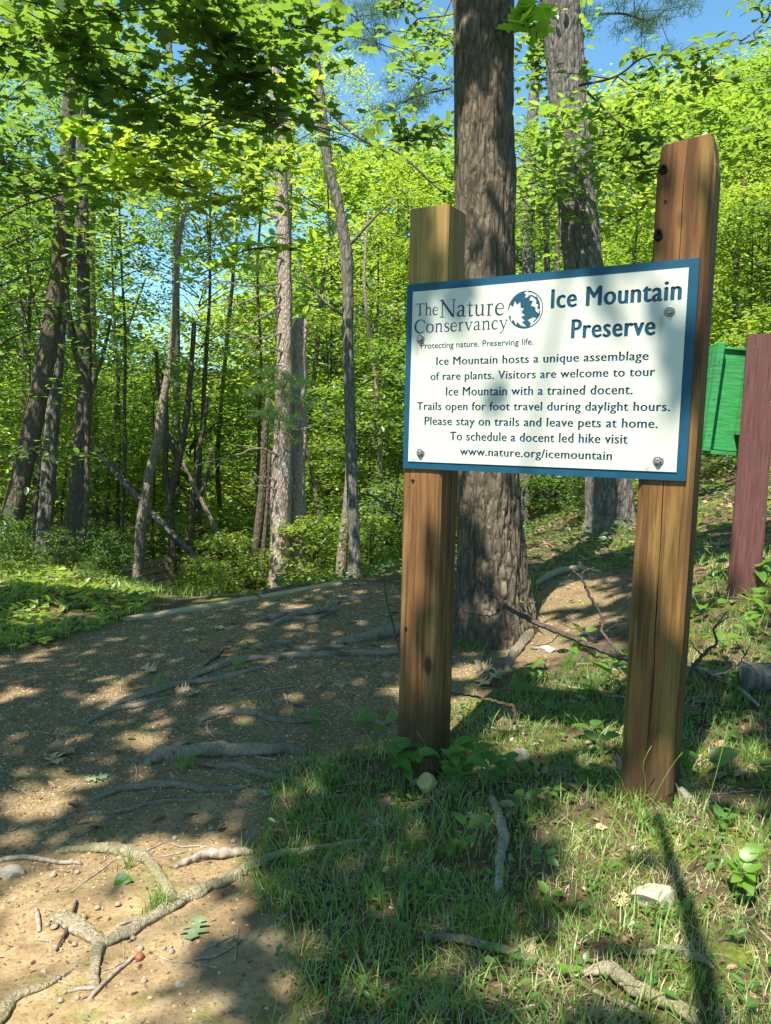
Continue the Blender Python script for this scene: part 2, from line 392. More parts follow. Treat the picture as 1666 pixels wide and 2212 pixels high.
# ------------------------------------------------------------------ ground
def grid():
    n = 520
    a = np.linspace(-1, 1, n)
    X = 70 * np.sinh(6.4 * a) / math.sinh(6.4) * 1.0
    b = np.linspace(0, 1, n + 60)
    # rows: behind the camera coarse, 0.8..5 m fine, then growing
    yb = np.concatenate([np.linspace(-12, .6, 30)[:-1], np.linspace(.6, 5.8, 330)[:-1], 5.8 + (110 - 5.8) * (np.expm1(4.6 * np.linspace(0, 1, 220)) / math.expm1(4.6))])
    XX, YY = np.meshgrid(X, yb); ZZ = ter(XX, YY)
    d = dirt(XX, YY); return XX, YY, ZZ, d
XX, YY, ZZ, DD = grid()
R_, C_ = XX.shape
Vall = np.stack([XX, YY, ZZ], -1).reshape(-1, 3)
idx = np.arange(R_ * C_).reshape(R_, C_)
Q = np.stack([idx[:-1, :-1], idx[:-1, 1:], idx[1:, 1:], idx[1:, :-1]], -1).reshape(-1, 4)
dq = DD.ravel()[Q].mean(1)
grav = np.clip((np.hypot(Vall[:, 0] + .2, Vall[:, 1]) - 1.9) / .7 + fbm(Vall * 2.5, 3, 2) * .5, 0, 1)
for name, sel in (('path', dq > 0), ('ground', dq <= 0)):
    q = Q[sel]; u, inv = np.unique(q, return_inverse=True)
    me = mesh(name, Vall[u], inv.reshape(-1), np.full(len(q), 4), True)
    for an, arr in (('dirt', np.clip(DD.ravel()[u] / .12 + .5, 0, 1)), ('gravelly', grav[u])):
        a = me.attributes.new(an, 'FLOAT', 'POINT'); a.data.foreach_set('value', arr.astype(np.float32))
    tag(link(name, me, M_ground), kind='structure')

# ------------------------------------------------------------------ the park sign
SL = np.array([.054, 2.508]); SR = np.array([.834, 2.061]); ZB, ZT = .987, 1.593
SWID = np.linalg.norm(SR - SL); sx = (SR - SL) / SWID; sy = np.array([-sx[1], sx[0]])   # sy points away from the camera
sign = empty('park_sign', (SL[0], SL[1], 0), 'white and blue routed preserve sign bolted to two square timber posts', 'sign', rz=math.atan2(sx[1], sx[0]))
HS = ZT - ZB
# post: local x along the board, y away, z up
def post(x0, wx, wy, zb, zt, crack=None, lean=0, M=None, label=None, wob=0, chamfer=.006, topcut=0, seed=0):
    n = 150; A = Acc(); zs = np.linspace(zb, zt, n)
    per = []
    c = chamfer
    cols = [(c, 0), (wx * .15, 0), (wx * .3, 0), (wx * .42, 0), (wx * .485, 0), (wx * .5, 0), (wx * .515, 0), (wx * .6, 0), (wx * .8, 0), (wx - c, 0), (wx, c),
            (wx, wy * .25), (wx, wy * .5), (wx, wy * .75), (wx, wy - c), (wx - c, wy), (wx * .5, wy), (c, wy), (0, wy - c), (0, wy * .5), (0, c)]
    k = len(cols); cols = np.array(cols)
    V = np.zeros((n, k, 3))
    for i, z in enumerate(zs):
        V[i, :, 0] = x0 + cols[:, 0] + lean * (z - zb); V[i, :, 1] = .012 + cols[:, 1]; V[i, :, 2] = z
    q = V * np.array([25, 25, 2.0]) + seed; dn = fbm(q, 3, seed) * .0012
    V[..., 1] += dn; V[..., 0] += dn * .7
    if crack:
        z0, z1, wmax, dep = crack
        prof = np.clip((zs - z0) / .15, 0, 1) * np.clip((z1 - zs) / .15, 0, 1)
        wo_ = fbm(np.stack([zs * 3, 0 * zs, 0 * zs], -1), 3, 4) * .010
        cutw = prof * wmax * (.6 + .4 * noise(np.stack([zs * 8, 0 * zs, 0 * zs + 3], -1), 8))
        mid = x0 + wx * .5 + wo_ + lean * (zs - zb)
        V[:, 4, 0] = mid - np.maximum(cutw, .0008); V[:, 6, 0] = mid + np.maximum(cutw, .0008); V[:, 5, 0] = mid
        V[:, 5, 1] += prof * dep
    if topcut:
        V[-1, :, 2] += (cols[:, 0] / wx) * topcut; V[-2, :, 2] += (cols[:, 0] / wx) * topcut * .6
        V[-6:, 9:15, 0] -= (np.linspace(0, .012, 6) ** 1)[:, None]
        V[-6:, [0, 1, 20, 19], 0] += np.linspace(0, .008, 6)[:, None]
    i = np.arange(n - 1)[:, None] * k; j = np.arange(k)[None]; kk = (j + 1) % k
    A.add(V.reshape(-1, 3), np.stack([i + j, i + kk, i + k + kk, i + k + j], -1).reshape(-1, 4))
    A.L.append(np.arange(k) + (n - 1) * k); A.Z.append([k])
    o = link('post', A.mesh('post'), M, sign); tag(o, label); return o
post(-.003, .143, .140, -.25, 1.836, None, .0, M_postL, 'shorter square post with pale sawn top', seed=1)
pr = post(.764, .150, .145, -.2, 1.905, (.05, 1.91, .0019, .012), .004, M_postR, 'taller darker post with a long split and weathered top', chamfer=.012, topcut=.012, seed=2)
# grey weathered crust on the tall post's top
A = Acc(); n = 26
gx, gy = np.meshgrid(np.linspace(.0, 1, n), np.linspace(0, 1, n))
hx = .781 + gx * .128; hy = .018 + gy * .132
hz = 1.905 + gx * .012 - .002 + .014 * np.clip(fbm(np.stack([gx * 6, gy * 6, 0 * gx], -1), 4, 3) + .55, 0, 2) * np.minimum(1, 8 * np.minimum(np.minimum(gx, 1 - gx), np.minimum(gy, 1 - gy)))
ii = np.arange(n * n).reshape(n, n)
A.add(np.stack([hx, hy, hz], -1).reshape(-1, 3), np.stack([ii[:-1, :-1], ii[:-1, 1:], ii[1:, 1:], ii[1:, :-1]], -1).reshape(-1, 4))
link('lichen_crust', A.mesh('lichen_crust', True), M_lich, sign)
board = link('blue_board', None, None, sign)
board = bpy.data.objects[board.name]; bpy.data.objects.remove(board)
A = Acc(); box(A, (0, .004, ZB), (SWID, .0115, ZT)); board = link('blue_board', A.mesh('blue_board'), M_blue, sign)

M_knot = simple('dark_knot_wood', (.035, .018, .009), .75, .5, 160, .2)
for (x, z, rx_, rz_) in ((.79, 1.84, .013, .016), (.787, 1.665, .012, .020), (.800, 1.755, .004, .005), (.035, .945, .008, .008), (.022, .43, .007, .011)):
    A = Acc(); q = np.linspace(0, 2 * math.pi, 14, endpoint=False); w_ = 1 + .25 * noise(np.c_[np.cos(q) * 2, np.sin(q) * 2, q * 0 + x * 40], 3)
    A.add(np.r_[np.c_[x + rx_ * np.cos(q) * w_, 0 * q + .0135, z + rz_ * np.sin(q) * w_], np.c_[x + rx_ * .6 * np.cos(q) * w_, 0 * q + .0088, z + rz_ * .6 * np.sin(q) * w_]], [[i, i + 14, (i + 1) % 14 + 14, (i + 1) % 14] for i in range(14)] + [list(range(14, 28))])
    link('knot', A.mesh('knot', True), M_knot, sign)
# homography: enlarged crop -> board coordinates
src = [(75, 240), (1605, 103), (1523, 1263), (50, 1187)]; dst = [(0, HS), (SWID, HS), (SWID, 0), (0, 0)]
Am, bm_ = [], []
for (x, y), (X, Y) in zip(src, dst):
    Am += [[x, y, 1, 0, 0, 0, -X * x, -X * y], [0, 0, 0, x, y, 1, -Y * x, -Y * y]]; bm_ += [X, Y]
Hm = np.append(np.linalg.solve(np.array(Am, float), np.array(bm_, float)), 1).reshape(3, 3)
def bc(x, y):
    p = Hm @ np.array([x, y, 1.0]); return p[:2] / p[2]
def text_edges(body, L, Rr, cap, off=.0, bold=0):
    """flat outline of one line of lettering, fitted between baseline points L and Rr"""
    cu_ = bpy.data.curves.new('t', 'FONT'); cu_.body = body; cu_.size = 1; cu_.offset = off; cu_.resolution_u = 3; cu_.fill_mode = 'FRONT'
    cu_.space_character = 1.0 + bold * 1.1
    ob = bpy.data.objects.new('t', cu_); COL.objects.link(ob)
    dg = bpy.context.evaluated_depsgraph_get(); me = bpy.data.meshes.new_from_object(ob.evaluated_get(dg))
    bm = bmesh.new(); bm.from_mesh(me); bmesh.ops.remove_doubles(bm, verts=bm.verts, dist=.004); bm.verts.index_update()
    V = np.array([v.co[:2] for v in bm.verts]); E = [(e.verts[0].index, e.verts[1].index) for e in bm.edges if len(e.link_faces) == 1]
    Fc = [[v.index for v in f.verts] for f in bm.faces]
    bm.free(); bpy.data.objects.remove(ob); bpy.data.curves.remove(cu_); bpy.data.meshes.remove(me)
    if bold:
        n = len(V); cp = [(-.5, 0), (0, .16), (.5, 0), (0, -.16)]; V = np.concatenate([V + np.array([dx, dy]) * bold for dx, dy in cp])
        E = [(a + n * q, b + n * q) for q in range(len(cp)) for a, b in E]; Fc = [[v + n * q for v in f] for q in range(len(cp)) for f in Fc]
    a = bc(*L); b = bc(*Rr); c = bc(*cap)
    x0, x1 = V[:, 0].min(), V[:, 0].max(); capH = .729
    s = (b[0] - a[0]) / (x1 - x0); sv = (c[1] - a[1]) / capH
    t_ = (V[:, 0] - x0) / (x1 - x0)
    P = np.stack([a[0] + (V[:, 0] - x0) * s, a[1] + (b[1] - a[1]) * t_ + V[:, 1] * sv], 1)
    return P, E, Fc
LINES = [('Ice Mountain', (823, 366), (1508, 322), (828, 262)), ('Preserve', (928, 522), (1370, 505), (935, 418)),
 ('Ice Mountain hosts a unique assemblage', (226, 657), (1334, 635), (230, 613)),
 ('of rare plants. Visitors are welcome to tour', (195, 735), (1368, 718), (197, 692)),
 ('Ice Mountain with a trained docent.', (275, 815), (1250, 812), (278, 768)),
 ('Trails open for foot travel during daylight hours.', (125, 888), (1445, 900), (127, 845)),
 ('Please stay on trails and leave pets at home.', (164, 965), (1380, 988), (167, 920)),
 ('To schedule a docent led hike visit', (295, 1045), (1222, 1068), (296, 998)),
 ('www.nature.org/icemountain', (347, 1122), (1140, 1152), (348, 1078))]
wl = [bc(107, 278), bc(1548, 155), bc(1475, 1216), bc(79, 1152)]
PV = [Vector(p) for p in wl]; PE = [(0, 1), (1, 2), (2, 3), (3, 0)]; GV = []; GF = []
for k, (b_, l_, r_, c_) in enumerate(LINES):
    P, E, Fc = text_edges(b_, l_, r_, c_, 0, .062 if k > 1 else .078)
    GF += [[q + len(GV) for q in f] for f in Fc]; GV += [tuple(p) for p in P]
    n0 = len(PV); PV += [Vector(p) for p in P]; PE += [(a + n0, b + n0) for a, b in E]
cv, ce, cfc, ov, oe, of = delaunay_2d_cdt(PV, PE, [], 1, 1e-6)
from mathutils.bvhtree import BVHTree
bv = BVHTree.FromPolygons([(v[0], v[1], 0) for v in GV], GF)
keep = []
for f in cfc:
    c = sum((cv[q] for q in f), Vector((0, 0))) / len(f)
    if bv.ray_cast(Vector((c[0], c[1], 1)), Vector((0, 0, -1)))[0] is None: keep.append(f)
# white layer: front face, and side walls of every routed edge
V2 = np.array([(v[0], v[1]) for v in cv]); nV = len(V2); TH = .003
Vf = np.concatenate([np.c_[V2[:, 0], np.full(nV, .004 - TH), V2[:, 1] + ZB], np.c_[V2[:, 0], np.full(nV, .0039), V2[:, 1] + ZB]])
A = Acc(); faces = []
for f in keep:
    f = list(f)
    a, b, c = V2[f[0]], V2[f[1]], V2[f[2]]
    if np.cross(b - a, c - a) < 0: f = f[::-1]
    faces.append(f)
cnt = {}
for f in faces:
    for a, b in zip(f, f[1:] + [f[0]]): cnt[(a, b)] = 1
walls = [(b, a, a + nV, b + nV) for (a, b) in cnt if (b, a) not in cnt]
A.add(Vf, faces + walls)
face = link('routed_face', A.mesh('routed_face'), M_white, board)
# serif lettering, drawn stroke by stroke: (x, y, width) polylines on a cap height of 1
GL = {
 'T': (.82, [[(.41, 0, .13), (.41, .97, .13)], [(.03, .97, .06), (.79, .97, .06)], [(.03, .99, .03), (.05, .76, .03)], [(.79, .99, .03), (.77, .76, .03)], [(.25, .02, .045), (.57, .02, .045)]]),
 'h': (.66, [[(.16, 0, .11), (.16, 1.03, .11)], [(.04, .99, .05), (.2, 1.03, .05)], [(.16, .5, .05), (.28, .63, .08), (.42, .62, .1), (.5, .5, .11), (.5, 0, .11)], [(.05, .02, .04), (.28, .02, .04)], [(.39, .02, .04), (.62, .02, .04)]]),
 'e': (.56, [[(.1, .37, .05), (.47, .37, .05), (.45, .55, .06), (.29, .65, .05), (.12, .52, .1), (.08, .32, .12), (.14, .1, .12), (.32, .02, .08), (.5, .12, .04)]]),
 'N': (.98, [[(.17, 0, .06), (.17, .97, .06)], [(.12, .99, .12), (.82, .02, .13)], [(.83, 0, .06), (.83, .97, .06)], [(.02, .97, .04), (.26, .97, .04)], [(.70, .97, .04), (.96, .97, .04)], [(.04, .02, .04), (.3, .02, .04)]]),
 'a': (.58, [[(.1, .5, .08), (.2, .62, .07), (.36, .6, .1), (.4, .48, .12), (.4, .1, .11), (.46, .03, .06), (.56, .05, .04)], [(.4, .38, .05), (.18, .3, .06), (.09, .16, .12), (.17, .04, .09), (.3, .06, .05), (.4, .16, .04)]]),
 't': (.40, [[(.19, .84, .05), (.19, .12, .11), (.26, .03, .07), (.38, .07, .04)], [(.04, .62, .05), (.36, .62, .05)]]),
 'u': (.68, [[(.17, .63, .11), (.17, .18, .11), (.25, .04, .1), (.38, .05, .05), (.5, .17, .04)], [(.51, .64, .11), (.51, .03, .11)], [(.04, .62, .04), (.2, .62, .04)], [(.4, .62, .04), (.54, .62, .04)], [(.5, .03, .05), (.64, .05, .04)]]),
 'r': (.48, [[(.17, 0, .11), (.17, .64, .11)], [(.04, .6, .04), (.19, .64, .04)], [(.17, .48, .04), (.27, .62, .06), (.4, .6, .1)], [(.05, .02, .04), (.32, .02, .04)]]),
 'C': (.86, [[(.78, .72, .04), (.74, .85, .05), (.6, .96, .06), (.44, .99, .08), (.24, .9, .12), (.11, .68, .15), (.08, .46, .16), (.13, .24, .15), (.28, .07, .12), (.48, 0, .08), (.66, .04, .06), (.8, .18, .04)], [(.78, .98, .04), (.78, .7, .04)]]),
 'o': (.66, [[(.33, .65, .05), (.16, .57, .1), (.09, .34, .13), (.15, .1, .1), (.33, .01, .05), (.5, .09, .1), (.57, .32, .13), (.51, .56, .1), (.33, .65, .05)]]),
 'n': (.68, [[(.17, 0, .11), (.17, .64, .11)], [(.04, .6, .04), (.19, .64, .04)], [(.17, .48, .05), (.29, .62, .08), (.43, .61, .1), (.51, .5, .11), (.51, 0, .11)], [(.05, .02, .04), (.29, .02, .04)], [(.4, .02, .04), (.63, .02, .04)]]),
 's': (.48, [[(.4, .48, .04), (.36, .6, .05), (.24, .65, .06), (.12, .56, .1), (.14, .42, .11), (.33, .29, .12), (.41, .17, .11), (.34, .05, .08), (.22, .01, .05), (.1, .07, .05), (.07, .2, .04)]]),
 'v': (.62, [[(.11, .63, .11), (.33, .02, .1)], [(.33, .02, .05), (.52, .63, .05)], [(.01, .63, .04), (.24, .63, .04)], [(.4, .63, .04), (.61, .63, .04)]]),
 'c': (.54, [[(.46, .5, .09), (.36, .63, .06), (.2, .6, .09), (.09, .36, .13), (.14, .12, .12), (.3, .02, .08), (.48, .12, .04)]]),
 'y': (.62, [[(.11, .63, .11), (.34, .04, .1)], [(.53, .63, .05), (.33, .02, .06), (.22, -.22, .05), (.1, -.26, .1)], [(.01, .63, .04), (.24, .63, .04)], [(.41, .63, .04), (.61, .63, .04)]])}
def serif(A, word, L, Rr, cap, k0):
    a = bc(*L); b = bc(*Rr); c = bc(*cap); W_ = sum(GL[ch][0] for ch in word); s = (b[0] - a[0]) / W_; sv = c[1] - a[1]; x = 0; kz = k0
    for ch in word:
        wd, strokes = GL[ch]
        for st in strokes:
            P = np.array(st, float); n = 2 if len(P) == 2 else len(P) * 4
            P = smooth_line(P, n)
            p = np.c_[(P[:, 0] + x) * s, P[:, 1] * sv]; T = np.gradient(p, axis=0); T /= np.linalg.norm(T, axis=1)[:, None] + 1e-9
            N = np.c_[-T[:, 1], T[:, 0]] * P[:, 2:3] * sv * .5
            tt = (p[:, 0] / (b[0] - a[0]))[:, None]
            base = a + np.c_[0 * tt, (b[1] - a[1]) * tt]
            l, r = base + p + N, base + p - N; y = .004 - TH - .0004 - .00002 * (kz % 7); kz += 1
            V = np.concatenate([np.c_[l[:, 0], np.full(len(l), y), l[:, 1] + ZB], np.c_[r[:, 0], np.full(len(r), y), r[:, 1] + ZB]])
            i = np.arange(len(l) - 1); A.add(V, np.stack([i, i + len(l), i + len(l) + 1, i + 1], -1))
        x += wd
    return kz
A = Acc(); k = serif(A, 'The', (119, 402), (240, 397), (119, 340), 0); k = serif(A, 'Nature', (243, 411), (584, 399), (246, 320), k); serif(A, 'Conservancy', (113, 492), (600, 470), (115, 424), k)
link('serif_lettering', A.mesh('serif_lettering'), M_ink, board)
P, E, Fc = text_edges('Protecting nature. Preserving life.', (147, 572), (733, 552), (149, 540), .008)
A = Acc(); A.add(np.c_[P[:, 0], np.full(len(P), .004 - TH - .0004), P[:, 1] + ZB], Fc); link('small_lettering', A.mesh('small_lettering'), M_ink, board)
# round leaf emblem
A = Acc(); c0 = bc(692, 372); rx = (bc(783, 372)[0] - bc(600, 372)[0]) / 2; ry = (bc(692, 272)[1] - bc(692, 468)[1]) / 2
def disc_pts(pts, dy): return np.array([(c0[0] + x * rx, .004 - TH - .0004 - dy, c0[1] + ZB + y * ry) for x, y in pts])
th = np.linspace(0, 2 * math.pi, 49)[:-1]
def ring_(a0, a1, r0, r1, dy):
    t_ = np.linspace(rad(a0), rad(a1), 26); o_ = [(math.cos(x) * r1, math.sin(x) * r1) for x in t_]; i_ = [(math.cos(x) * r0 + .02, math.sin(x) * r0) for x in t_[::-1]]
    pts = disc_pts(o_ + i_, dy); n = len(t_); A.add(pts, [[q, q + 1, 2 * n - 2 - q, 2 * n - 1 - q] for q in range(n - 1)])
body = [(math.cos(x), math.sin(x)) for x in np.linspace(rad(75), rad(285), 30)] + [(.35, -.72), (.15, -.55), (.48, -.42), (.7, -.5), (.86, -.3), (.6, -.12), (.55, .1), (.3, .2), (.42, .42), (.2, .5), (.3, .72), (.12, .8)]
A.add(disc_pts(body, 0), [list(range(len(body)))])
ring_(-75, 80, .93, 1.0, .0); ring_(-55, -5, .78, .86, .0); ring_(20, 70, .74, .83, .0)
A.add(disc_pts([(.45, .62), (.62, .5), (.58, .3), (.72, .22), (.66, .02), (.84, -.02), (.8, .3), (.62, .66)], 0), [list(range(8))])
link('emblem', A.mesh('emblem'), M_navy, board)
A = Acc()
lf = [(-.98, -.02), (-.86, .3), (-.70, .18), (-.62, .48), (-.46, .28), (-.30, .42), (-.28, .12), (-.08, .06), (-.22, -.12), (-.02, -.3), (-.24, -.36), (.0, -.6), (-.2, -.62), (.1, -.9), (-.2, -.84), (-.44, -.62), (-.5, -.78), (-.66, -.48), (-.78, -.6), (-.84, -.26), (-.96, -.3)]
A.add(disc_pts(lf, .0004), [list(range(len(lf)))])
A.add(disc_pts([(.08, .96), (-.1, .9), (.02, .78), (-.06, .62), (.14, .68), (.2, .86)], .0004), [list(range(6))])
link('emblem_leaf', A.mesh('emblem_leaf'), M_white, board)
# bolts
def bolt_mesh():
    A = Acc()
    prof = [(0, .0150, 0), (.0022, .0142, 0), (.0022, .0088, 0)]
    th = np.linspace(0, 2 * math.pi, 24, endpoint=False)
    rings = [(.0, .0152), (-.0016, .0150), (-.0028, .0128), (-.0022, .0085)]
    V = np.concatenate([np.c_[np.cos(th) * r, np.full(24, y), np.sin(th) * r] for y, r in rings]); j = np.arange(24); kk = (j + 1) % 24
    Fq = np.concatenate([np.stack([i * 24 + j, i * 24 + 24 + j, i * 24 + 24 + kk, i * 24 + kk], -1) for i in range(3)])
    A.add(V, Fq); A.L.append(np.arange(24) + 72 + 0); A.Z.append([24])
    h = np.linspace(0, 2 * math.pi, 6, endpoint=False) + .3
    V = np.concatenate([np.c_[np.cos(h) * r, np.full(6, y), np.sin(h) * r] for y, r in ((-.002, .0088), (-.0085, .0088), (-.0098, .0072))]); j = np.arange(6); kk = (j + 1) % 6
    A.add(V, np.concatenate([np.stack([i * 6 + j, i * 6 + 6 + j, i * 6 + 6 + kk, i * 6 + kk], -1) for i in range(2)])); A.L.append(np.arange(6) + A.n - 6); A.Z.append([6])
    return A.mesh('bolt')
bmsh = bolt_mesh()
for x, y in ((1445, 384), (146, 520), (144, 1109), (1381, 1158)):
    p = bc(x, y); b = link('bolt', bmsh, M_steel, board, (p[0], .004 - TH, p[1] + ZB)); b.rotation_euler = (0, x * .01, 0)

# ------------------------------------------------------------------ red post with the green box
bp = np.array([1.765, 3.58]); bz = gz(*bp)
sp = empty('box_post', (bp[0], bp[1], bz), 'dark red square post on the slope with a green wooden box on its left side', 'post', rz=rad(-24))
def slab(name, lo, hi, M, parent, rot=None, loc=(0, 0, 0), lab=None, bev=.003, sub=None):
    A = Acc(); box(A, lo, hi); me = A.mesh(name)
    bm = bmesh.new(); bm.from_mesh(me); bmesh.ops.bevel(bm, geom=bm.edges[:], offset=bev, segments=2, affect='EDGES'); bm.to_mesh(me); bm.free()
    o = link(name, me, M, parent, loc)
    if rot: o.rotation_euler = rot
    return tag(o, lab)
p_ = slab('post', (-.07, -.07, -.3), (.07, .07, 1.235), M_redpost, sp, (0, rad(.4), 0), bev=.006)
bx = empty('x', (0, 0, 0), None, None); bx.name = 'green_box'; bx.parent = sp; bx.location = (-.128, .03, .685); bx.rotation_euler = (0, rad(4.2), rad(20))
slab('back_board', (-.10, 0, 0), (.07, .016, .50), M_green, bx)
slab('side_strip', (-.112, -.040, -.01), (-.078, -.002, .515), M_green, bx)
slab('side_strip', (.034, -.040, .08), (.066, -.002, .43), M_green, bx)
slab('side_strip', (-.115, -.001, -.01), (-.099, .085, .51), M_green, bx, lab='side panel facing the path')
slab('bottom_board', (-.098, -.03, -.022), (.05, -.001, -.002), M_green, bx)
slab('top_board', (-.077, -.012, .487), (.07, -.001, .500), M_green, bx)
A = Acc(); box(A, (-.045, -.0665, 1.10), (.055, -.0655, 1.19))
for (x, z) in ((-.095, .42), (-.095, .24), (-.095, .07), (.052, .40), (.052, .2), (.052, .11), (.052, .33)):
    A = Acc(); th = np.linspace(0, 2 * math.pi, 8, endpoint=False); A.add(np.r_[np.c_[x + .0035 * np.cos(th), np.full(8, -.0408), z + .0035 * np.sin(th)], np.c_[x + .0035 * np.cos(th), np.full(8, -.038), z + .0035 * np.sin(th)]], [list(range(8))] + [[i, i + 8, (i + 1) % 8 + 8, (i + 1) % 8] for i in range(8)])
    link('nail', A.mesh('nail'), M_nail, bx)
# ------------------------------------------------------------------ bench and edging timbers
b0 = at(340, 1300, 10.6)
bench = empty('bench', (b0[0], b0[1], b0[2] - .50), 'weathered slatted wooden bench standing below the end of the path', 'bench', rz=rad(62))
def slat(x0, x1, y0, z0, y1, z1, th_, parent, name='seat_slat'):
    A = Acc(); d = np.array([y1 - y0, z1 - z0]); L = np.linalg.norm(d); a = math.atan2(d[1], d[0])
    M = np.eye(4); M[:3, :3] = np.array(Matrix.Rotation(a, 3, 'X')); M[:3, 3] = (0, y0, z0)
    box(A, (x0, 0, 0), (x1, L, th_), M); return link(name, A.mesh(name), M_bench, parent)
for k in range(4): slat(-.65, .65, -.26 + k * .115, .43 + .004 * k, -.26 + k * .115 + .095, .43 + .004 * k, .03, bench)
for k in range(5):
    y0, z0 = .235 + k * .032, .52 + k * .105; slat(-.65, .65, y0, z0, y0 + .027, z0 + .085, .025, bench, 'back_slat')
for x in (-.55, .5):
    A = Acc(); box(A, (x, -.22, -.25), (x + .06, -.16, .43)); box(A, (x, .17, -.25), (x + .06, .23, .43)); box(A, (x, -.24, .37), (x + .06, .24, .43))
    tube(A, [(x + .03, .25, .35), (x + .03, .42, 1.02)], .03, 6); link('leg_frame', A.mesh('leg_frame'), M_bench, bench)
def timber(a, b, h, wd, label):
    a = np.array(a); b = np.array(b); L = np.linalg.norm((b - a)[:2]); n = 24
    A = Acc(); V = []
    for i in range(n + 1):
        x = L * i / n
        for (yy, zz) in ((0, -.12), (0, h - .008), (.008, h), (wd - .008, h), (wd, h - .008), (wd, -.12)): V.append((x, yy, zz))
    V = np.array(V); V[:, 2] += .004 * noise(V * 9, 3); V[:, 1] += .004 * noise(V * 7, 4)
    i = np.arange(n)[:, None] * 6; j = np.arange(6)[None]; kk = (j + 1) % 6
    A.add(V, np.stack([i + j, i + 6 + j, i + 6 + kk, i + kk], -1).reshape(-1, 4)); A.add(V[:6], [[5, 4, 3, 2, 1, 0]]); A.add(V[-6:], [[0, 1, 2, 3, 4, 5]])
    o = link('edging_timber', A.mesh('edging_timber'), M_timber, None, tuple(a)); o.rotation_euler = (0, -math.atan2(b[2] - a[2], L), math.atan2(b[1] - a[1], b[0] - a[0]))
    return tag(o, label, 'timber')
e0, e1, e2 = hit(268, 1342), hit(560, 1294), hit(742, 1262)
timber(e0 + [0, 0, -.012], e1 + [0, 0, -.012], .022, .09, 'longer pale timber edging the far end of the gravel path, nearer the bench')
timber(e1 + [.02, .012, -.012], e2 + [0, 0, -.008], .022, .09, 'shorter pale timber edging the path end beside the tall double trunk')

# ------------------------------------------------------------------ leaf geometry
T_leaf = (np.array([(0, 0, 0), (.28, .25, .05), (.68, .22, .04), (1, 0, -.06), (.68, -.22, .04), (.28, -.25, .05)]), [(0, 3, 2, 1), (0, 5, 4, 3)])
T_slim = (np.array([(0, 0, 0), (.35, .16, .04), (.7, .13, .03), (1, 0, -.08), (.7, -.13, .03), (.35, -.16, .04)]), [(0, 3, 2, 1), (0, 5, 4, 3)])
_mh = [(0, 0), (-.10, .20), (.06, .24), (.05, .42), (.20, .36), (.30, .50), (.50, .56), (.46, .38), (.62, .30), (.52, .18), (.70, .20), (.80, .10), (1.0, 0)]
_mo = _mh + [(x, -y) for x, y in _mh[-2:0:-1]]
T_maple = (np.array([(x - .15, y, .10 * abs(y) - .05 * x) for x, y in _mo]), [tuple(range(len(_mo)))])
_oh = [(0, 0), (.08, .02), (.18, .16), (.24, .08), (.36, .26), (.43, .10), (.55, .34), (.62, .12), (.76, .28), (.80, .10), (.90, .12), (1, 0)]
_oo = _oh + [(x, -y) for x, y in _oh[-2:0:-1]]
def ring_fan(outl, zf):
    n = len(outl); V = [(x, y, zf(x, y)) for x, y in outl] + [(x, 0, zf(x, 0) - .02) for x, y in outl]
    return np.array(V)
def strip_leaf(half, zf):
    V = []; k = len(half)
    for x, y in half: V += [(x, y, zf(x, y)), (x, 0, zf(x, 0)), (x, -y, zf(x, -y))]
    Fq = []
    for i in range(k - 1):
        a = 3 * i; Fq += [(a + 1, a + 4, a + 3, a), (a + 2, a + 5, a + 4, a + 1)]
    return np.array(V, float), Fq
T_broad = strip_leaf([(0, .0), (.06, .18), (.18, .30), (.30, .29), (.34, .32), (.5, .29), (.55, .30), (.7, .20), (.74, .21), (.88, .09), (1, 0)], lambda x, y: .22 * abs(y) - .25 * x * x)
def frame_from(n, tdir):
    n = n / (np.linalg.norm(n, axis=-1, keepdims=True) + 1e-9); tt = tdir - n * np.sum(tdir * n, -1, keepdims=True)
    tt /= np.linalg.norm(tt, axis=-1, keepdims=True) + 1e-9; return tt, np.cross(n, tt), n
def leaf_batch(A, T, pos, nrm, tdir, size):
    tv, tf = T; x, y, z = frame_from(nrm, tdir); size = np.asarray(size).reshape(-1, 1, 1) * np.ones((len(pos), 1, 1))
    V = pos[:, None] + size * (tv[None, :, 0:1] * x[:, None] + tv[None, :, 1:2] * y[:, None] + tv[None, :, 2:3] * z[:, None])
    k = len(tv); off = (np.arange(len(pos)) * k)[:, None] + A.n
    A.V.append(V.reshape(-1, 3)); A.n += len(pos) * k
    if len({len(f) for f in tf}) == 1:
        f = np.array(tf); A.L.append((off[:, :, None] + f[None]).ravel() if True else 0); A.Z.append(np.full(len(pos) * len(tf), f.shape[1]))
def rnd_dirs(r, n, tilt):
    a = r.uniform(0, 2 * math.pi, n); s = np.abs(r.normal(0, tilt, n)); return np.stack([np.cos(a) * np.sin(s), np.sin(a) * np.sin(s), np.cos(s)], 1)
def sprays(A, r, cen, rad_, per, size, T, tilt=.55, flat=.12, droop=.25):
    """flat sprays of leaves round each centre"""
    K = len(cen); N = K * per; c = np.repeat(cen, per, 0); R = np.repeat(np.asarray(rad_) * np.ones(K), per)
    a = r.uniform(0, 2 * math.pi, N); q = np.sqrt(r.uniform(0, 1, N)) * R
    p = c + np.stack([np.cos(a) * q, np.sin(a) * q, r.normal(0, flat, N) * R - droop * q * q / (R + .01)], 1)
    td = np.stack([np.cos(a), np.sin(a), r.normal(-.2, .3, N)], 1) + r.normal(0, .5, (N, 3))
    leaf_batch(A, T, p, rnd_dirs(r, N, tilt), td, r.uniform(.7, 1.25, N) * size)
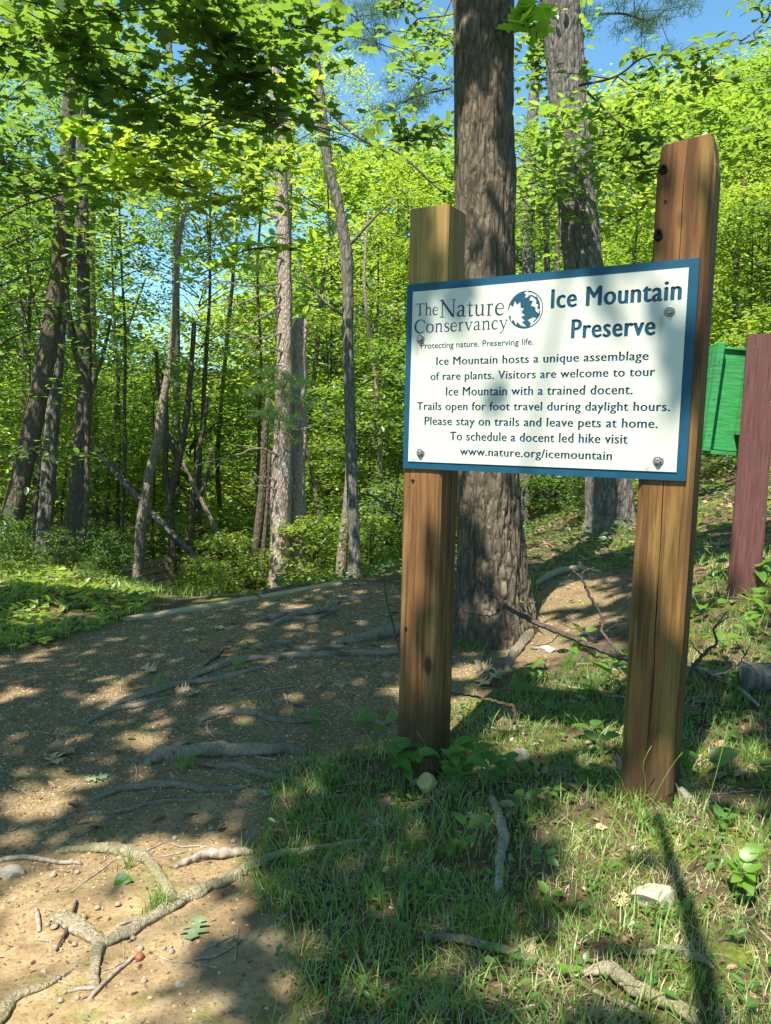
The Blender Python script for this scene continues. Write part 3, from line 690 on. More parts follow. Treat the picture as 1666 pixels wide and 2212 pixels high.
def crown_mesh(name, seed, H, R, z0, K, per, size, T, spr=.55, lean=0, tilt=.6, shape='oval', holes=.25):
    """crown and its branches, trunk axis at the origin"""
    r = np.random.default_rng(seed); zz = r.uniform(0, 1, K) ** .85; a = r.uniform(0, 2 * math.pi, K)
    prof = np.sqrt(np.clip(1 - (2 * zz - 1) ** 2, 0.05, 1)) if shape == 'oval' else (1 - zz * .75)
    rr = R * prof * np.sqrt(r.uniform(.05, 1, K)); cen = np.stack([np.cos(a) * rr, np.sin(a) * rr, z0 + zz * (H - z0)], 1)
    nz = noise(cen / 1.3 + seed * 3.1, seed); cen = cen[nz > -holes * 2 + .0 - .2] if holes else cen
    A = Acc(); sprays(A, r, cen, spr * r.uniform(.6, 1.3, len(cen)), per, size, T, tilt)
    B = Acc()
    for c in cen[::5]:
        b = np.array([0, 0, max(z0 * .5, c[2] - .5 * np.hypot(c[0], c[1]))]); m_ = (b + c) / 2 + [0, 0, .1] + r.normal(0, .08, 3)
        tube(B, smooth_line([b, m_, c], 5), np.linspace(.015, .004, 5) * (1 + H * .06), 4, cap=False)
    return A.mesh(name + '_crown'), B.mesh(name + '_branches')

CV = {}
CV['maple'] = (crown_mesh('maple', 1, 5.2, 2.0, .6, 112, 44, .115, T_leaf, .58, tilt=.5, holes=.0), M_leafA)
CV['bright'] = (crown_mesh('bright', 2, 4.6, 1.9, .3, 100, 44, .12, T_leaf, .58, tilt=.5, holes=.0), M_leafB)
CV['deep'] = (crown_mesh('deep', 3, 6.0, 2.2, .5, 112, 44, .11, T_leaf, .6, tilt=.5, holes=.0), M_leafC)
CV['tall'] = (crown_mesh('tall', 4, 8.0, 2.9, 2.0, 215, 46, .14, T_leaf, .78, tilt=.5, holes=.15), M_leafA)
CV['tallb'] = (crown_mesh('tallb', 5, 8.0, 2.9, 2.0, 215, 46, .15, T_leaf, .78, tilt=.5, holes=.15), M_leafB)
CV['shrub'] = (crown_mesh('shrub', 6, 1.5, .8, .1, 60, 34, .085, T_leaf, .32, holes=0), M_leafB)
CV['shrubd'] = (crown_mesh('shrubd', 8, 1.5, .8, .1, 60, 34, .085, T_leaf, .32, holes=0), M_leafC)

def bark_fn(depth, freq, flare=0, seed=0):
    def f(th, L, R):
        x = np.cos(th) * R * freq; y = np.sin(th) * R * freq
        q = np.stack([x, y, L * freq * .10], -1); n1 = noise(q, seed); q2 = np.stack([x * 2.1, y * 2.1, L * freq * .33], -1); n2 = noise(q2, seed + 3)
        rid = 1 - np.abs(n1) ** .6 * 1.0; rid2 = 1 - np.abs(n2) ** .7
        out = 1 - depth * (rid ** 2 * 1.0 + rid2 ** 3 * .55)
        if flare:
            low = np.clip(1 - (L - .25) / 1.0, 0, 1.3) ** 2.2
            out = out * (1 + flare * low * (.45 + .55 * np.cos(th * 5 + seed + .6 * np.sin(th * 2))))
        return out
    return f
def trunk_tree(name, label, pts, d, wpx, M, cat='tree', group=None, sides=18, fn=None, rough=.10, forks=(), crown=None, cz=0, cs=1.0, n=None, seed=0, up=None, cgroup=None):
    """a tree whose trunk axis passes the given places of the photograph; stands d metres away"""
    P = np.array([at(x, y, d + (0 if len(q) < 1 else q[0])) for x, y, *q in pts]); R = np.array(wpx, float) / 2 * d / F
    if len(R) != len(P): R = np.interp(np.linspace(0, 1, len(P)), np.linspace(0, 1, len(R)), R)
    z = gz(P[0][0], P[0][1]); 
    if z < P[0][2] - .02:
        P = np.vstack([[P[0][0] - .02, P[0][1], z], P]); R = np.r_[R[0] * 1.12, R]
    base = np.array([P[0][0], P[0][1], z]); P = np.vstack([P[0] - [0, 0, .35], P]); R = np.r_[R[0] * 1.1, R]
    if up: # carry on above the frame
        dv = P[-1] - P[-2]; dv = dv / np.linalg.norm(dv) * up * .5; P = np.vstack([P, P[-1] + dv, P[-1] + dv * 2 + [.2, .2, 0]]); R = np.r_[R, R[-1] * .8, R[-1] * .45]
    root = empty(name, tuple(base), label, cat, group)
    n = n or max(24, int(np.linalg.norm(P[-1] - P[0]) / .12))
    Q_ = smooth_line(np.c_[P, R], n); A = Acc(); tube(A, Q_[:, :3] - base, Q_[:, 3], sides, rough if fn is None else rough * .4, seed, fn=fn)
    link('trunk', A.mesh('trunk', True), M, root)
    for fp, fw in forks:
        Pf = np.array([at(x, y, d) for x, y in fp]); Rf = np.array(fw) / 2 * d / F
        Qf = smooth_line(np.c_[Pf, np.interp(np.linspace(0, 1, len(Pf)), np.linspace(0, 1, len(Rf)), Rf)], max(8, len(Pf) * 4)); A = Acc(); tube(A, Qf[:, :3] - base, Qf[:, 3], max(6, sides // 2), .1, seed + 1)
        link('limb', A.mesh('limb', True), M, root)
    if crown:
        for (kind, px, py, sc) in crown:
            (mc, mb), Ml = CV[kind]; c = at(px, py, d) - base
            o = link('crown', mc, Ml, root, tuple(c)); o.scale = (sc,) * 3; o.rotation_euler = (0, 0, rng.uniform(0, 6.28))
            o['kind'] = 'stuff'
            b = link('branches', mb, M_dbark, root, tuple(c)); b.scale = o.scale; b.rotation_euler = o.rotation_euler
    return root

# the big oak behind the sign and its neighbours
trunk_tree('oak_tree', 'large furrowed oak trunk with flared foot right behind the sign', [(1065, 1392), (1063, 1300), (1060, 1180), (1055, 1000), (1052, 700), (1046, 300), (1044, 0), (1044, -200)], 4.2,
           [186, 162, 148, 140, 133, 132, 135, 132], M_oak, sides=260, n=520, fn=bark_fn(.10, 40, .28, 2), up=5, seed=2)
trunk_tree('oak_tree', 'second large grey-barked trunk leaning left behind the sign, flared foot in shade', [(1322, 1172), (1318, 1080), (1300, 900), (1266, 620), (1238, 350), (1222, 150), (1208, 0), (1190, -200)], 7.6,
           [118, 104, 92, 88, 86, 84, 90, 90], M_grey, sides=170, n=420, fn=bark_fn(.15, 22, .30, 5), up=5, seed=3)
trunk_tree('pine_tree', 'tall pale pine trunk with bare side twigs above the path end', [(603, 1292), (607, 1100), (612, 900), (616, 700), (612, 500), (606, 350), (596, 180), (588, 0), (582, -150)], 10,
           [46, 44, 38, 32, 30, 28, 26, 26, 24], M_pine, sides=48, n=160, up=3, rough=.12, seed=4)
trunk_tree('dead_snag', 'broken-topped dead trunk standing close behind the tall pale pine', [(636, 1285), (640, 1100), (643, 900), (646, 780), (647, 716), (652, 700), (640, 690)], 10.3, [48, 42, 38, 34, 33, 26, 9], M_pine, 'dead tree', sides=48, n=130, rough=.22, seed=5, forks=[([(658, 730), (660, 706), (662, 688)], [10, 8, 2]), ([(641, 730), (638, 706), (636, 694)], [9, 7, 2]), ([(650, 725), (650, 700), (654, 682)], [12, 8, 2])])
trunk_tree('dark_trunk_tree', 'slender dark crooked tree between the pine and the sign', [(768, 1245), (765, 1150), (758, 950), (752, 720), (750, 570), (733, 450), (712, 370), (698, 270), (684, 150), (668, 40), (650, -80)], 7.8,
           [34, 24, 24, 24, 26, 22, 22, 22, 22, 20, 18], M_grey, sides=26, n=120, up=2, rough=.14, seed=6, forks=[([(705, 235), (780, 300), (860, 330), (960, 420)], [8, 6, 4]), ([(752, 690), (690, 640), (640, 560)], [7, 4]), ([(745, 540), (800, 480), (850, 430)], [8, 3])])
# trees on the left
trunk_tree('leaning_tree', 'thick dark leaning trunk at the left picture edge', [(8, 1215), (25, 1120), (55, 990), (85, 850), (112, 700), (128, 560), (140, 430), (150, 250), (158, 60), (165, -100)], 8, [52, 46, 42, 40, 38, 34, 32, 30, 26, 24], M_dbark, sides=28, up=2, seed=7)
trunk_tree('leaning_tree', 'grey spotted trunk just right of the thick dark leaning one', [(88, 1255), (96, 1160), (104, 1050), (112, 930), (122, 800), (135, 640), (150, 480)], 9, [44, 36, 32, 30, 28, 24, 20], M_grey, sides=24, up=1.5, seed=8)
trunk_tree('leaning_tree', 'brown trunk with a forked limb, third from the left edge', [(142, 1240), (158, 1140), (172, 1030), (180, 900), (183, 760), (180, 600), (178, 420), (180, 200)], 8.6, [48, 42, 38, 32, 30, 26, 26, 22], M_dbark, sides=24, up=2, seed=9,
           forks=[([(176, 800), (150, 690), (128, 560), (120, 430)], [18, 14, 10]), ([(182, 900), (205, 820), (222, 770), (240, 690)], [10, 6])])
trunk_tree('thin_tree', 'thin crooked stem right beside the forked brown trunk', [(178, 1285), (175, 1200), (186, 1100), (188, 960), (184, 850)], 8.2, [15, 12, 12, 9, 8], M_dbark, sides=12, seed=10)
trunk_tree('slim_tree', 'slim sunlit trunk rising just left of the bench', [(291, 1315), (298, 1230), (305, 1140), (322, 1030), (340, 960), (350, 880), (368, 780), (380, 640)], 10, [24, 22, 22, 20, 20, 18, 14, 12], M_lbark, sides=20, up=2, seed=11)
trunk_tree('multi_stem_tree', 'dark multi-stemmed tree behind the bench', [(372, 1290), (373, 1180), (368, 1080), (385, 1000), (400, 920), (410, 830), (420, 700)], 12, [18, 16, 15, 16, 15, 12, 10], M_dbark, sides=16, seed=12,
           forks=[([(370, 1090), (358, 1020), (360, 900), (350, 800)], [14, 12, 8]), ([(386, 1000), (362, 940), (345, 860), (338, 760)], [12, 10, 7]), ([(412, 1260), (415, 1100), (430, 980), (450, 860)], [14, 12, 9]), ([(418, 1090), (445, 1040), (460, 960)], [9, 6])])
trunk_tree('leaning_tree', 'pair of dark leaning stems left of the pine foot', [(540, 1272), (548, 1200), (562, 1110), (568, 1040), (572, 960), (580, 860)], 10.8, [26, 24, 20, 17, 15, 12], M_dbark, sides=18, seed=13, forks=[([(566, 1275), (570, 1180), (578, 1080), (582, 980)], [12, 10, 8])])
trunk_tree('stump_tree', 'pale forked stem behind the slender dark crooked tree', [(735, 1252), (742, 1170), (750, 1090), (752, 1000)], 9.5, [26, 20, 18, 10], M_lbark, sides=16, seed=14)
for k, (pts, d, wd, M, lb) in enumerate([
    ([(700, 1235), (690, 1120), (672, 1010), (650, 930)], 12, [12, 10, 8], M_dbark, 'thin dark tree leaning left just behind the pine and snag'),
    ([(795, 1235), (793, 1150), (800, 1080), (806, 980)], 13, [12, 10, 8], M_lbark, 'thin pale tree close to the right of the slender dark tree'),
    ([(815, 1235), (818, 1120), (822, 1000), (815, 860), (806, 780)], 12, [16, 12, 10, 9], M_lbark, 'slim brown tree left of the shorter sign post'),
    ([(842, 1230), (845, 1110), (838, 980)], 14, [10, 8, 6], M_lbark, 'thin stem half hidden by the shorter sign post'),
    ([(1172, 1140), (1180, 1040), (1186, 940), (1184, 700), (1180, 400)], 14, [24, 20, 18, 14, 12], M_grey, 'grey trunk right of the big oak, seen beneath the sign'),
    ([(1196, 1130), (1200, 1030), (1204, 900), (1205, 600)], 17, [22, 18, 16, 12], M_dbark, 'brown trunk seen beneath the sign, second from the big oak'),
    ([(1240, 1122), (1238, 1030), (1242, 900), (1238, 500)], 18, [20, 16, 14, 12], M_grey, 'distant grey trunk beneath the middle of the sign'),
    ([(1262, 1115), (1252, 1030), (1250, 900)], 20, [16, 12, 12], M_dbark, 'distant dark trunk beside the flared foot of the second large trunk'),
    ([(1142, 900), (1142, 600), (1140, 420), (1150, 260), (1158, 150)], 13, [30, 30, 32, 26, 20], M_grey, 'grey trunk seen high between the two large trunks'),
    ([(1586, 1010), (1588, 860), (1586, 700), (1592, 560), (1600, 480)], 13, [18, 16, 15, 12, 10], M_dbark, 'dark trunk behind the green box'),
    ([(1500, 1080), (1508, 900), (1512, 700), (1520, 500)], 19, [16, 14, 12], M_dbark, 'distant trunk right behind the taller sign post'),
    ([(232, 1260), (228, 1150), (235, 1040), (250, 900)], 13, [12, 10, 8], M_dbark, 'thin dark stem left of the slim sunlit trunk'),
    ([(470, 1270), (478, 1150), (470, 1000), (480, 850), (500, 640)], 15, [12, 10, 10, 8], M_dbark, 'thin straight tree halfway from bench to pine'),
    ([(640, 1000), (668, 900), (676, 840), (690, 700)], 15, [14, 12, 10], M_grey, 'pale stem behind the right flank of the snag'),
    ([(40, 1200), (48, 1100), (56, 1000), (52, 850)], 12, [16, 14, 12], M_lbark, 'pale slanted tree behind the thick leaning trunk'),
    ([(380, 560), (384, 420), (380, 300), (372, 160)], 16, [16, 14, 12], M_grey, 'high grey trunk in the leaves above the bench'),
    ([(618, 500), (622, 380), (628, 250), (632, 140)], 15, [24, 22, 18], M_grey, 'grey high trunk showing beside the upper pine trunk'),
    ([(195, 600), (200, 420), (205, 300), (210, 120)], 14, [22, 20, 18], M_lbark, 'pale high trunk right above the forked brown trunk'),
    ]):
    # trees whose foot is hidden still grow from the ground
    P0 = at(*pts[0], d); zg = gz(P0[0], P0[1])
    trunk_tree('woodland_tree', lb, pts, d, wd, M, sides=12, seed=20 + k, up=1.5 if pts[-1][1] < 500 else 2.5)
# leaning fallen pole and slanting stems
def pole(name, label, pts, d, wd, M, cat, sides=10, seed=0):
    P = np.array([at(x, y, dd) for (x, y), dd in zip(pts, d)]); R = np.interp(np.linspace(0, 1, len(P)), np.linspace(0, 1, len(wd)), np.array(wd)) / 2 * np.array(d) / F
    Q_ = smooth_line(np.c_[P, R], len(P) * 6); c = Q_[len(Q_) // 2, :3]; A = Acc(); tube(A, Q_[:, :3] - c, Q_[:, 3], sides, .15, seed)
    return tag(link(name, A.mesh(name, True), M, None, tuple(c)), label, cat)
pole('fallen_tree', 'long grey trunk fallen at a slant behind the slim sunlit tree', [(180, 940), (250, 1020), (330, 1110), (400, 1180), (462, 1242)], [11.5, 11.3, 11, 10.8, 10.6], [18, 16, 13, 9], M_grey, 'fallen trunk', seed=31)
pole('slanting_stem', 'thin pale dead stem slanting down between bench and pine', [(395, 1000), (430, 1070), (470, 1150), (500, 1210), (524, 1282)], [11, 11, 11, 11, 11.2], [6, 9, 12, 12], M_lbark, 'dead stem', seed=32)
# bare side twigs of the pine
pb = np.array([at(612, 800, 10)])[0]; pine = [o for o in bpy.data.objects if o.name == 'pine_tree'][0]
for (pts) in [[(606, 612), (540, 618), (470, 603), (430, 610)], [(606, 640), (560, 640), (505, 662), (440, 660)], [(608, 720), (560, 730), (520, 720), (470, 700)], [(604, 985), (560, 968), (500, 985), (430, 1008)], [(604, 1040), (570, 1030), (540, 1018)], [(604, 1060), (575, 1050), (555, 1030)],
              [(610, 760), (580, 752), (540, 770)], [(600, 470), (540, 450), (480, 455)], [(612, 560), (560, 545), (500, 560)], [(625, 925), (650, 930), (672, 918)], [(610, 900), (590, 890), (565, 893)], [(604, 660), (560, 690), (530, 700), (500, 690)]]:
    A = Acc(); P = np.array([at(x, y, 9.9 - .12 * i) for i, (x, y) in enumerate(pts)]); Q_ = smooth_line(P, 14); Q_ += .02 * rng.normal(0, 1, Q_.shape) * np.linspace(0, 1, 14)[:, None]
    tube(A, Q_ - pb, np.linspace(.018, .004, 14), 5, 0)
    for s in range(4):
        i = rng.integers(4, 12); e = Q_[i] + rng.normal(0, .16, 3) + [-.1, 0, .03]; tube(A, np.array([Q_[i], (Q_[i] + e) / 2 + .01, e]) - pb, [.006, .004, .002], 4, cap=False)
    link('bare_twig', A.mesh('bare_twig'), M_lbark, pine, tuple(pb - np.array(pine.location)))
def needles(A, r, cen, R, n, L, wd=.0035):
    c = cen + r.normal(0, 1, (n, 3)) * np.array(R); d = r.normal(0, 1, (n, 3)) + [0, 0, .25]; d /= np.linalg.norm(d, axis=1)[:, None]
    s = np.cross(d, [0, -1.0, .2]); s /= np.linalg.norm(s, axis=1)[:, None] + 1e-9
    V = np.stack([c - s * wd, c + s * wd, c + d * L * r.uniform(.7, 1.2, (n, 1))], 1); A.add(V.reshape(-1, 3), np.arange(3 * n).reshape(-1, 3))
r = np.random.default_rng(11); A = Acc()
B_ = Acc()
for (x0, y0, x1, y1, dd, K) in [(612, 820, 540, 850, 9.6, 12), (612, 850, 675, 880, 9.7, 12), (610, 880, 560, 905, 9.5, 10), (614, 800, 650, 840, 9.8, 8), (612, 870, 600, 925, 9.4, 8), (610, 790, 560, 810, 9.8, 7), (700, 480, 740, 500, 10, 8), (600, 120, 680, 90, 10, 14), (590, 90, 520, 60, 10.4, 12), (596, 350, 550, 360, 10, 8), (604, 560, 530, 575, 10, 9), (600, 40, 650, 10, 10, 10), (612, 935, 640, 960, 9.8, 5)]:
    a = at(x0, y0, dd); b = at(x1, y1, dd - .25); tube(B_, smooth_line([a - pb, (a + b) / 2 - pb + [0, 0, .05], b - pb], 8), np.linspace(.01, .003, 8), 5, cap=False)
    for q in range(K):
        u = r.uniform(.3, 1.05); c = a + (b - a) * u + r.normal(0, .09, 3) * [1, 1, .45]; needles(A, r, c - pb, (.035, .035, .02), 46, .11, .0028)
link('needle_twigs', B_.mesh('needle_twigs'), M_dbark, pine, tuple(pb - np.array(pine.location)))['kind'] = 'stuff'
o = link('crown', A.mesh('crown'), M_need, pine, tuple(pb - np.array(pine.location))); o['kind'] = 'stuff'
# ------------------------------------------------------------------ understory and backdrop trees
def leafy(name, kind, x, y, sc, label, group, M=M_dbark, lift=0, th=.035, zsc=1.0):
    (mc, mb), Ml = CV[kind]; z = gz(x, y); root = empty(name, (x, y, z), label, name.replace('_', ' ').split()[-1], group)
    H = {'maple': 5.2, 'bright': 4.6, 'deep': 6, 'tall': 8, 'tallb': 8, 'shrub': 1.5, 'shrubd': 1.5}[kind] * sc * zsc * .85
    rz = rng.uniform(0, 6.28)
    for nm, me, mt in (('crown', mc, Ml), ('branches', mb, M)):
        o = link(nm, me, mt, root, (0, 0, lift)); o.scale = (sc, sc, sc * zsc); o.rotation_euler = (0, 0, rz)
        o['kind'] = 'stuff'
    A = Acc(); r = np.random.default_rng(int(abs(x * 100 + y * 10))); k = 7; h = np.linspace(-.2, H + lift, k)
    P = np.c_[r.normal(0, .05, k).cumsum(), r.normal(0, .05, k).cumsum(), h]; P -= P[1] * [1, 1, 0]
    tube(A, smooth_line(P, 20), np.linspace(th, th * .3, 20) * sc, 8, .1); link('trunk', A.mesh('trunk', True), M, root)
    return root
LMK = [(8, 'the thick leaning trunk at the left edge'), (92, 'the grey spotted leaning trunk'), (165, 'the forked brown trunk'), (300, 'the slim sunlit trunk'), (370, 'the bench'), (470, 'the slanting dead stem'), (608, 'the tall pale pine'), (645, 'the broken snag'), (760, 'the slender dark crooked tree'), (920, 'the shorter sign post'), (1060, 'the big oak'), (1300, 'the second large trunk'), (1430, 'the taller sign post'), (1590, 'the green box'), (1640, 'the red post')]
USED = {}
def place_label(base, px, py=None, d=None):
    c = sorted(LMK, key=lambda q: abs(q[0] - px))
    for (lx, nm) in c[:6]:
        side = 'left of' if px < lx else 'right of'
        for pre in (('high up ', '') if py is not None and py < 700 else ('', 'far behind and ') if d and d > 19 else ('', )):
            l = f'{base} {pre}{side} {nm}'
            if l not in USED: USED[l] = 1; return l
    l = f'{base} deeper in the woods beyond {c[0][1]}'; USED[l] = 1; return l
G1 = 'young leafy trees filling the woods'
spots = [ # px of the stem foot, distance, kind, scale
 (-120, 7.5, 'deep', .9), (60, 11.5, 'bright', .7), (-20, 13, 'maple', .9), (150, 13.5, 'bright', .8), (290, 19, 'maple', 1.25), (350, 22, 'bright', 1.5), (250, 15.5, 'maple', .9), (410, 14.5, 'maple', .95),
 (560, 15.5, 'deep', .8), (630, 19, 'bright', 1.1), (700, 14, 'bright', .75), (760, 12.5, 'maple', .7), (830, 14, 'bright', .85), (900, 12, 'maple', .75), (1000, 17, 'maple', 1.0),
 (1110, 15, 'deep', .8), (1180, 20, 'maple', 1.1), (1260, 16, 'deep', .85), (1380, 13.5, 'bright', .9), (1440, 18, 'maple', 1.1), (1540, 15, 'bright', .85), (1620, 12, 'maple', .7), (1700, 16, 'bright', 1.0), (1800, 11, 'deep', .8),
 (-60, 18, 'tall', .9), (100, 20, 'tallb', 1.0), (560, 26, 'tallb', 1.0), (660, 27, 'tall', 1.15), (745, 22, 'tallb', 1.2), (850, 25, 'tallb', 1.35), (930, 22, 'tall', 1.15),
 (1060, 26, 'tallb', 1.0), (1160, 24, 'tall', .95), (1270, 27, 'tallb', 1.1), (1370, 24, 'tallb', 1.05), (1470, 22, 'tall', .8), (1560, 26, 'tallb', 1.0), (1650, 22, 'tall', .85), (1760, 22, 'tallb', .9), (-220, 12, 'tall', .9), (-180, 24, 'tallb', 1.1),
 (1900, 17, 'tall', .9), (640, 34, 'tall', 1.2), (850, 36, 'tallb', 1.25), (1100, 36, 'tall', 1.2), (1400, 34, 'tallb', 1.3), (1650, 33, 'tall', 1.1), (20, 32, 'tall', 1.2)]
for k, (px, d, kind, sc) in enumerate(spots):
    p = at(px, 1100, d)
    if kind.startswith('tall'): nm, lb, gr = 'woodland_tree', place_label('tall leafy tree', px, None, d), 'tall trees of the background woods'
    else:
        nm, gr = 'young_tree', G1
        lb = {'deep': 'young tree with deep green leaves filling the woods', 'maple': 'young mid green leafy tree filling the woods', 'bright': 'young tree with bright yellow-green leaves filling the woods'}[kind]
        gr = {'deep': 'deep green young trees', 'maple': 'mid green young trees', 'bright': 'bright green young trees'}[kind]
    if d > 16 and kind.startswith('tall'): sc *= 1.28
    if not kind.startswith('tall'): lb = place_label({'deep': 'deep green young tree', 'maple': 'mid green young tree', 'bright': 'bright yellow-green young tree'}[kind], px, None, d)
    leafy(nm, kind, p[0], p[1], sc, lb, gr, th=.05 if not kind.startswith('tall') else .09)
# crowns high in the left trees
for k, (px, py, d, kind, sc) in enumerate([(60, 640, 9.5, 'deep', .5), (250, 560, 11, 'maple', .6), (430, 620, 12.5, 'deep', .6), (330, 900, 13.5, 'maple', .5), (180, 880, 11, 'deep', .45), (560, 800, 14, 'bright', .55), (430, 400, 12, 'bright', .6), (60, 380, 10.5, 'maple', .6), (240, 330, 13, 'tall', .5),
                                      (560, 300, 13, 'bright', .6), (800, 640, 13, 'bright', .55), (700, 820, 14, 'maple', .5), (880, 760, 15, 'maple', .6), (1170, 420, 12, 'maple', .42), (1380, 420, 11, 'maple', .5), (1370, 640, 13, 'bright', .5), (1160, 760, 14, 'deep', .45), (1640, 520, 12, 'tallb', .42), (1600, 760, 14, 'bright', .5), (720, 260, 14, 'bright', .5), (880, 480, 14, 'bright', .5)]):
    p = at(px, py, d); z = gz(p[0], p[1]); (mc, mb), Ml = CV[kind]
    H0 = {'maple': 5.2, 'bright': 4.6, 'deep': 6, 'tall': 8, 'tallb': 8}[kind] * sc * .5
    root = leafy('young_tree', kind, p[0], p[1], sc, place_label('slender tree with a high leafy crown', px, py, d), 'slender young trees with high crowns', lift=p[2] - z - H0, th=.07)
# shrubs and saplings by the path end
G2 = 'leafy shrubs beyond the path end'
for (px, py, d, kind, sc) in [(432, 1240, 9.8, 'shrub', .34), (470, 1275, 8.8, 'shrub', .28), (395, 1195, 12, 'shrub', .4), (235, 1270, 8, 'shrubd', .35), (500, 1260, 10, 'shrub', .55), (560, 1270, 11.5, 'shrub', .5), (680, 1240, 10, 'shrub', .6), (720, 1225, 11, 'shrub', .6), (800, 1235, 9, 'shrub', .5), (855, 1230, 9.5, 'shrubd', .6),
                              (130, 1300, 8, 'shrubd', .3), (40, 1275, 7.4, 'shrubd', .3), (-40, 1290, 6.5, 'shrubd', .4), (190, 1330, 6.6, 'shrubd', .15), (1200, 1160, 12, 'shrubd', .7), (1280, 1150, 9.5, 'shrubd', .5), (1350, 1140, 7.9, 'shrub', .4), (1540, 1090, 8.5, 'shrubd', .6), (1600, 1020, 10, 'shrub', .8), (1680, 1000, 11, 'shrub', .9), (1480, 1060, 11, 'shrubd', .9),
                              (262, 1240, 12.5, 'shrubd', .6), (440, 1200, 13, 'shrub', 1.0), (580, 1200, 14, 'shrub', 1.0), (640, 1210, 13, 'shrubd', .9), (760, 1200, 13, 'shrub', .9), (870, 1190, 13, 'shrub', .9), (205, 1240, 11, 'shrubd', .6)]:
    p = at(px, py, d); leafy('shrub', kind, p[0], p[1], sc * (1.25 if d > 9 else 1), place_label('low bright green shrub' if kind == 'shrub' else 'low dark green shrub', px, None, d), 'bright shrubs' if kind == 'shrub' else 'dark shrubs', th=.012)
# far wooded hillside, one mass
r = np.random.default_rng(21); N = 34000
ang = r.uniform(-.75, .75, N); dist = r.uniform(36, 62, N); X = np.sin(ang) * dist; Y = np.cos(ang) * dist
ok_ = None; cell = noise(np.c_[X / 3.2, Y / 3.2, 0 * X], 3); Z = ter0(X, Y) + r.uniform(0, 1, N) ** .7 * (5.0 + 3.5 * cell + np.clip(ang, 0, 1) * 12)
A = Acc(); leaf_batch(A, T_leaf, np.c_[X, Y, Z], rnd_dirs(r, N, .8), r.normal(0, 1, (N, 3)), r.uniform(.45, .9, N)); o = link('far_woods', A.mesh('far_woods'), M_leafB); tag(o, 'mass of distant sunlit woods seen through the trees', 'woods', kind='stuff')

# ------------------------------------------------------------------ overhanging boughs in the upper picture
def bough(name, label, line, d, T, M, per, size, spread, tilt=.45, seed=0, Mb=M_dbark, w0=.014, twigs=14, cat='branch', tw=.5, hang=.0):
    r = np.random.default_rng(seed); P = np.array([at(x, y, dd) for (x, y), dd in zip(line, d)]); Q_ = smooth_line(P, 40); c = Q_[10].copy()
    B = Acc(); tube(B, Q_ - c, np.linspace(w0, w0 * .25, 40), 7, .12, seed); A = Acc()
    for s in range(twigs):
        i = int(r.uniform(2, 39)); a = Q_[i]; e = a + r.normal(0, tw, 3) * [1, .8, .35] + [0, 0, -hang]; mid = (a + e) / 2 + r.normal(0, .05, 3)
        L = smooth_line([a, mid, e], 10); tube(B, L - c, np.linspace(.006, .002, 10), 4, cap=False)
        k = per; pp = L[r.integers(2, 10, k)] + r.normal(0, spread, (k, 3)) * [1, 1, .35]
        leaf_batch(A, T, pp - c, rnd_dirs(r, k, tilt), (e - a)[None] + r.normal(0, .4, (k, 3)), r.uniform(.7, 1.2, k) * size)
    root = empty(name, tuple(c), label, cat); link('limb', B.mesh('limb'), Mb, root)
    if twigs * per <= 110:
        Vv = np.concatenate(A.V).reshape(-1, len(T[0]), 3); rr0 = []
        for q in Vv:
            L_ = Acc(); L_.add(q - q[0], np.array(T[1]) if len({len(f) for f in T[1]}) == 1 else T[1]); link('leaf', L_.mesh('leaf'), M, root, tuple(q[0]))
    else:
        o = link('leaves', A.mesh('leaves'), M, root); o['kind'] = 'stuff'
    return root
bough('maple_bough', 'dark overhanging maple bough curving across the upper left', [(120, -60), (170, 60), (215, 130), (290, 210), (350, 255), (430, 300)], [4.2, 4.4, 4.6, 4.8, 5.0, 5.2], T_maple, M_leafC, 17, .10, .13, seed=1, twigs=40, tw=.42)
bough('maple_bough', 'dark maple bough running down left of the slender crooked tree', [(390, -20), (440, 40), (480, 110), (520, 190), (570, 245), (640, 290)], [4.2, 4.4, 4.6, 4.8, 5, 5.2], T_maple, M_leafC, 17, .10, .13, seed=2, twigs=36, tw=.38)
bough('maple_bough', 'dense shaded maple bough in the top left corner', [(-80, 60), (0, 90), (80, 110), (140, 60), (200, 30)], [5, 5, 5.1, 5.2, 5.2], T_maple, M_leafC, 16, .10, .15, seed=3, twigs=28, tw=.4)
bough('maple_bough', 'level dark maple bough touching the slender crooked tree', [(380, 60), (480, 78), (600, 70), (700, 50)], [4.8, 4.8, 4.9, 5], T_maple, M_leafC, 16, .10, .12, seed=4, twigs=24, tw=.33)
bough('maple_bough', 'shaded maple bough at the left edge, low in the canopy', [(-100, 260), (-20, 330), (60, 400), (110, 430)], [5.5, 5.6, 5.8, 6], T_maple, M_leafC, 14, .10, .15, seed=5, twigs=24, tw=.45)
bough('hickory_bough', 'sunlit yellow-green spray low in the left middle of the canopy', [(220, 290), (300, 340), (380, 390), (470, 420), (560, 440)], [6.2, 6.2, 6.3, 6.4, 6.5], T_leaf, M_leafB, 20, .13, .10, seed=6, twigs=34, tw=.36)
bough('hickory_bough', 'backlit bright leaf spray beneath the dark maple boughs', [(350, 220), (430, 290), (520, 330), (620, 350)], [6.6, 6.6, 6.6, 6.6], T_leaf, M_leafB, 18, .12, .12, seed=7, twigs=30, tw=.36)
bough('hickory_bough', 'small bright yellow leaf whorl beside the slender crooked tree top', [(700, 230), (660, 190), (625, 170)], [5.6, 5.6, 5.6], T_leaf, M_leafD, 9, .14, .05, seed=8, twigs=5, tw=.12)
bough('hickory_bough', 'bright leaf whorl on a thin twig high on the left', [(230, 345), (205, 325), (170, 300)], [6, 6, 6], T_leaf, M_leafD, 10, .14, .05, seed=9, twigs=5, tw=.10)
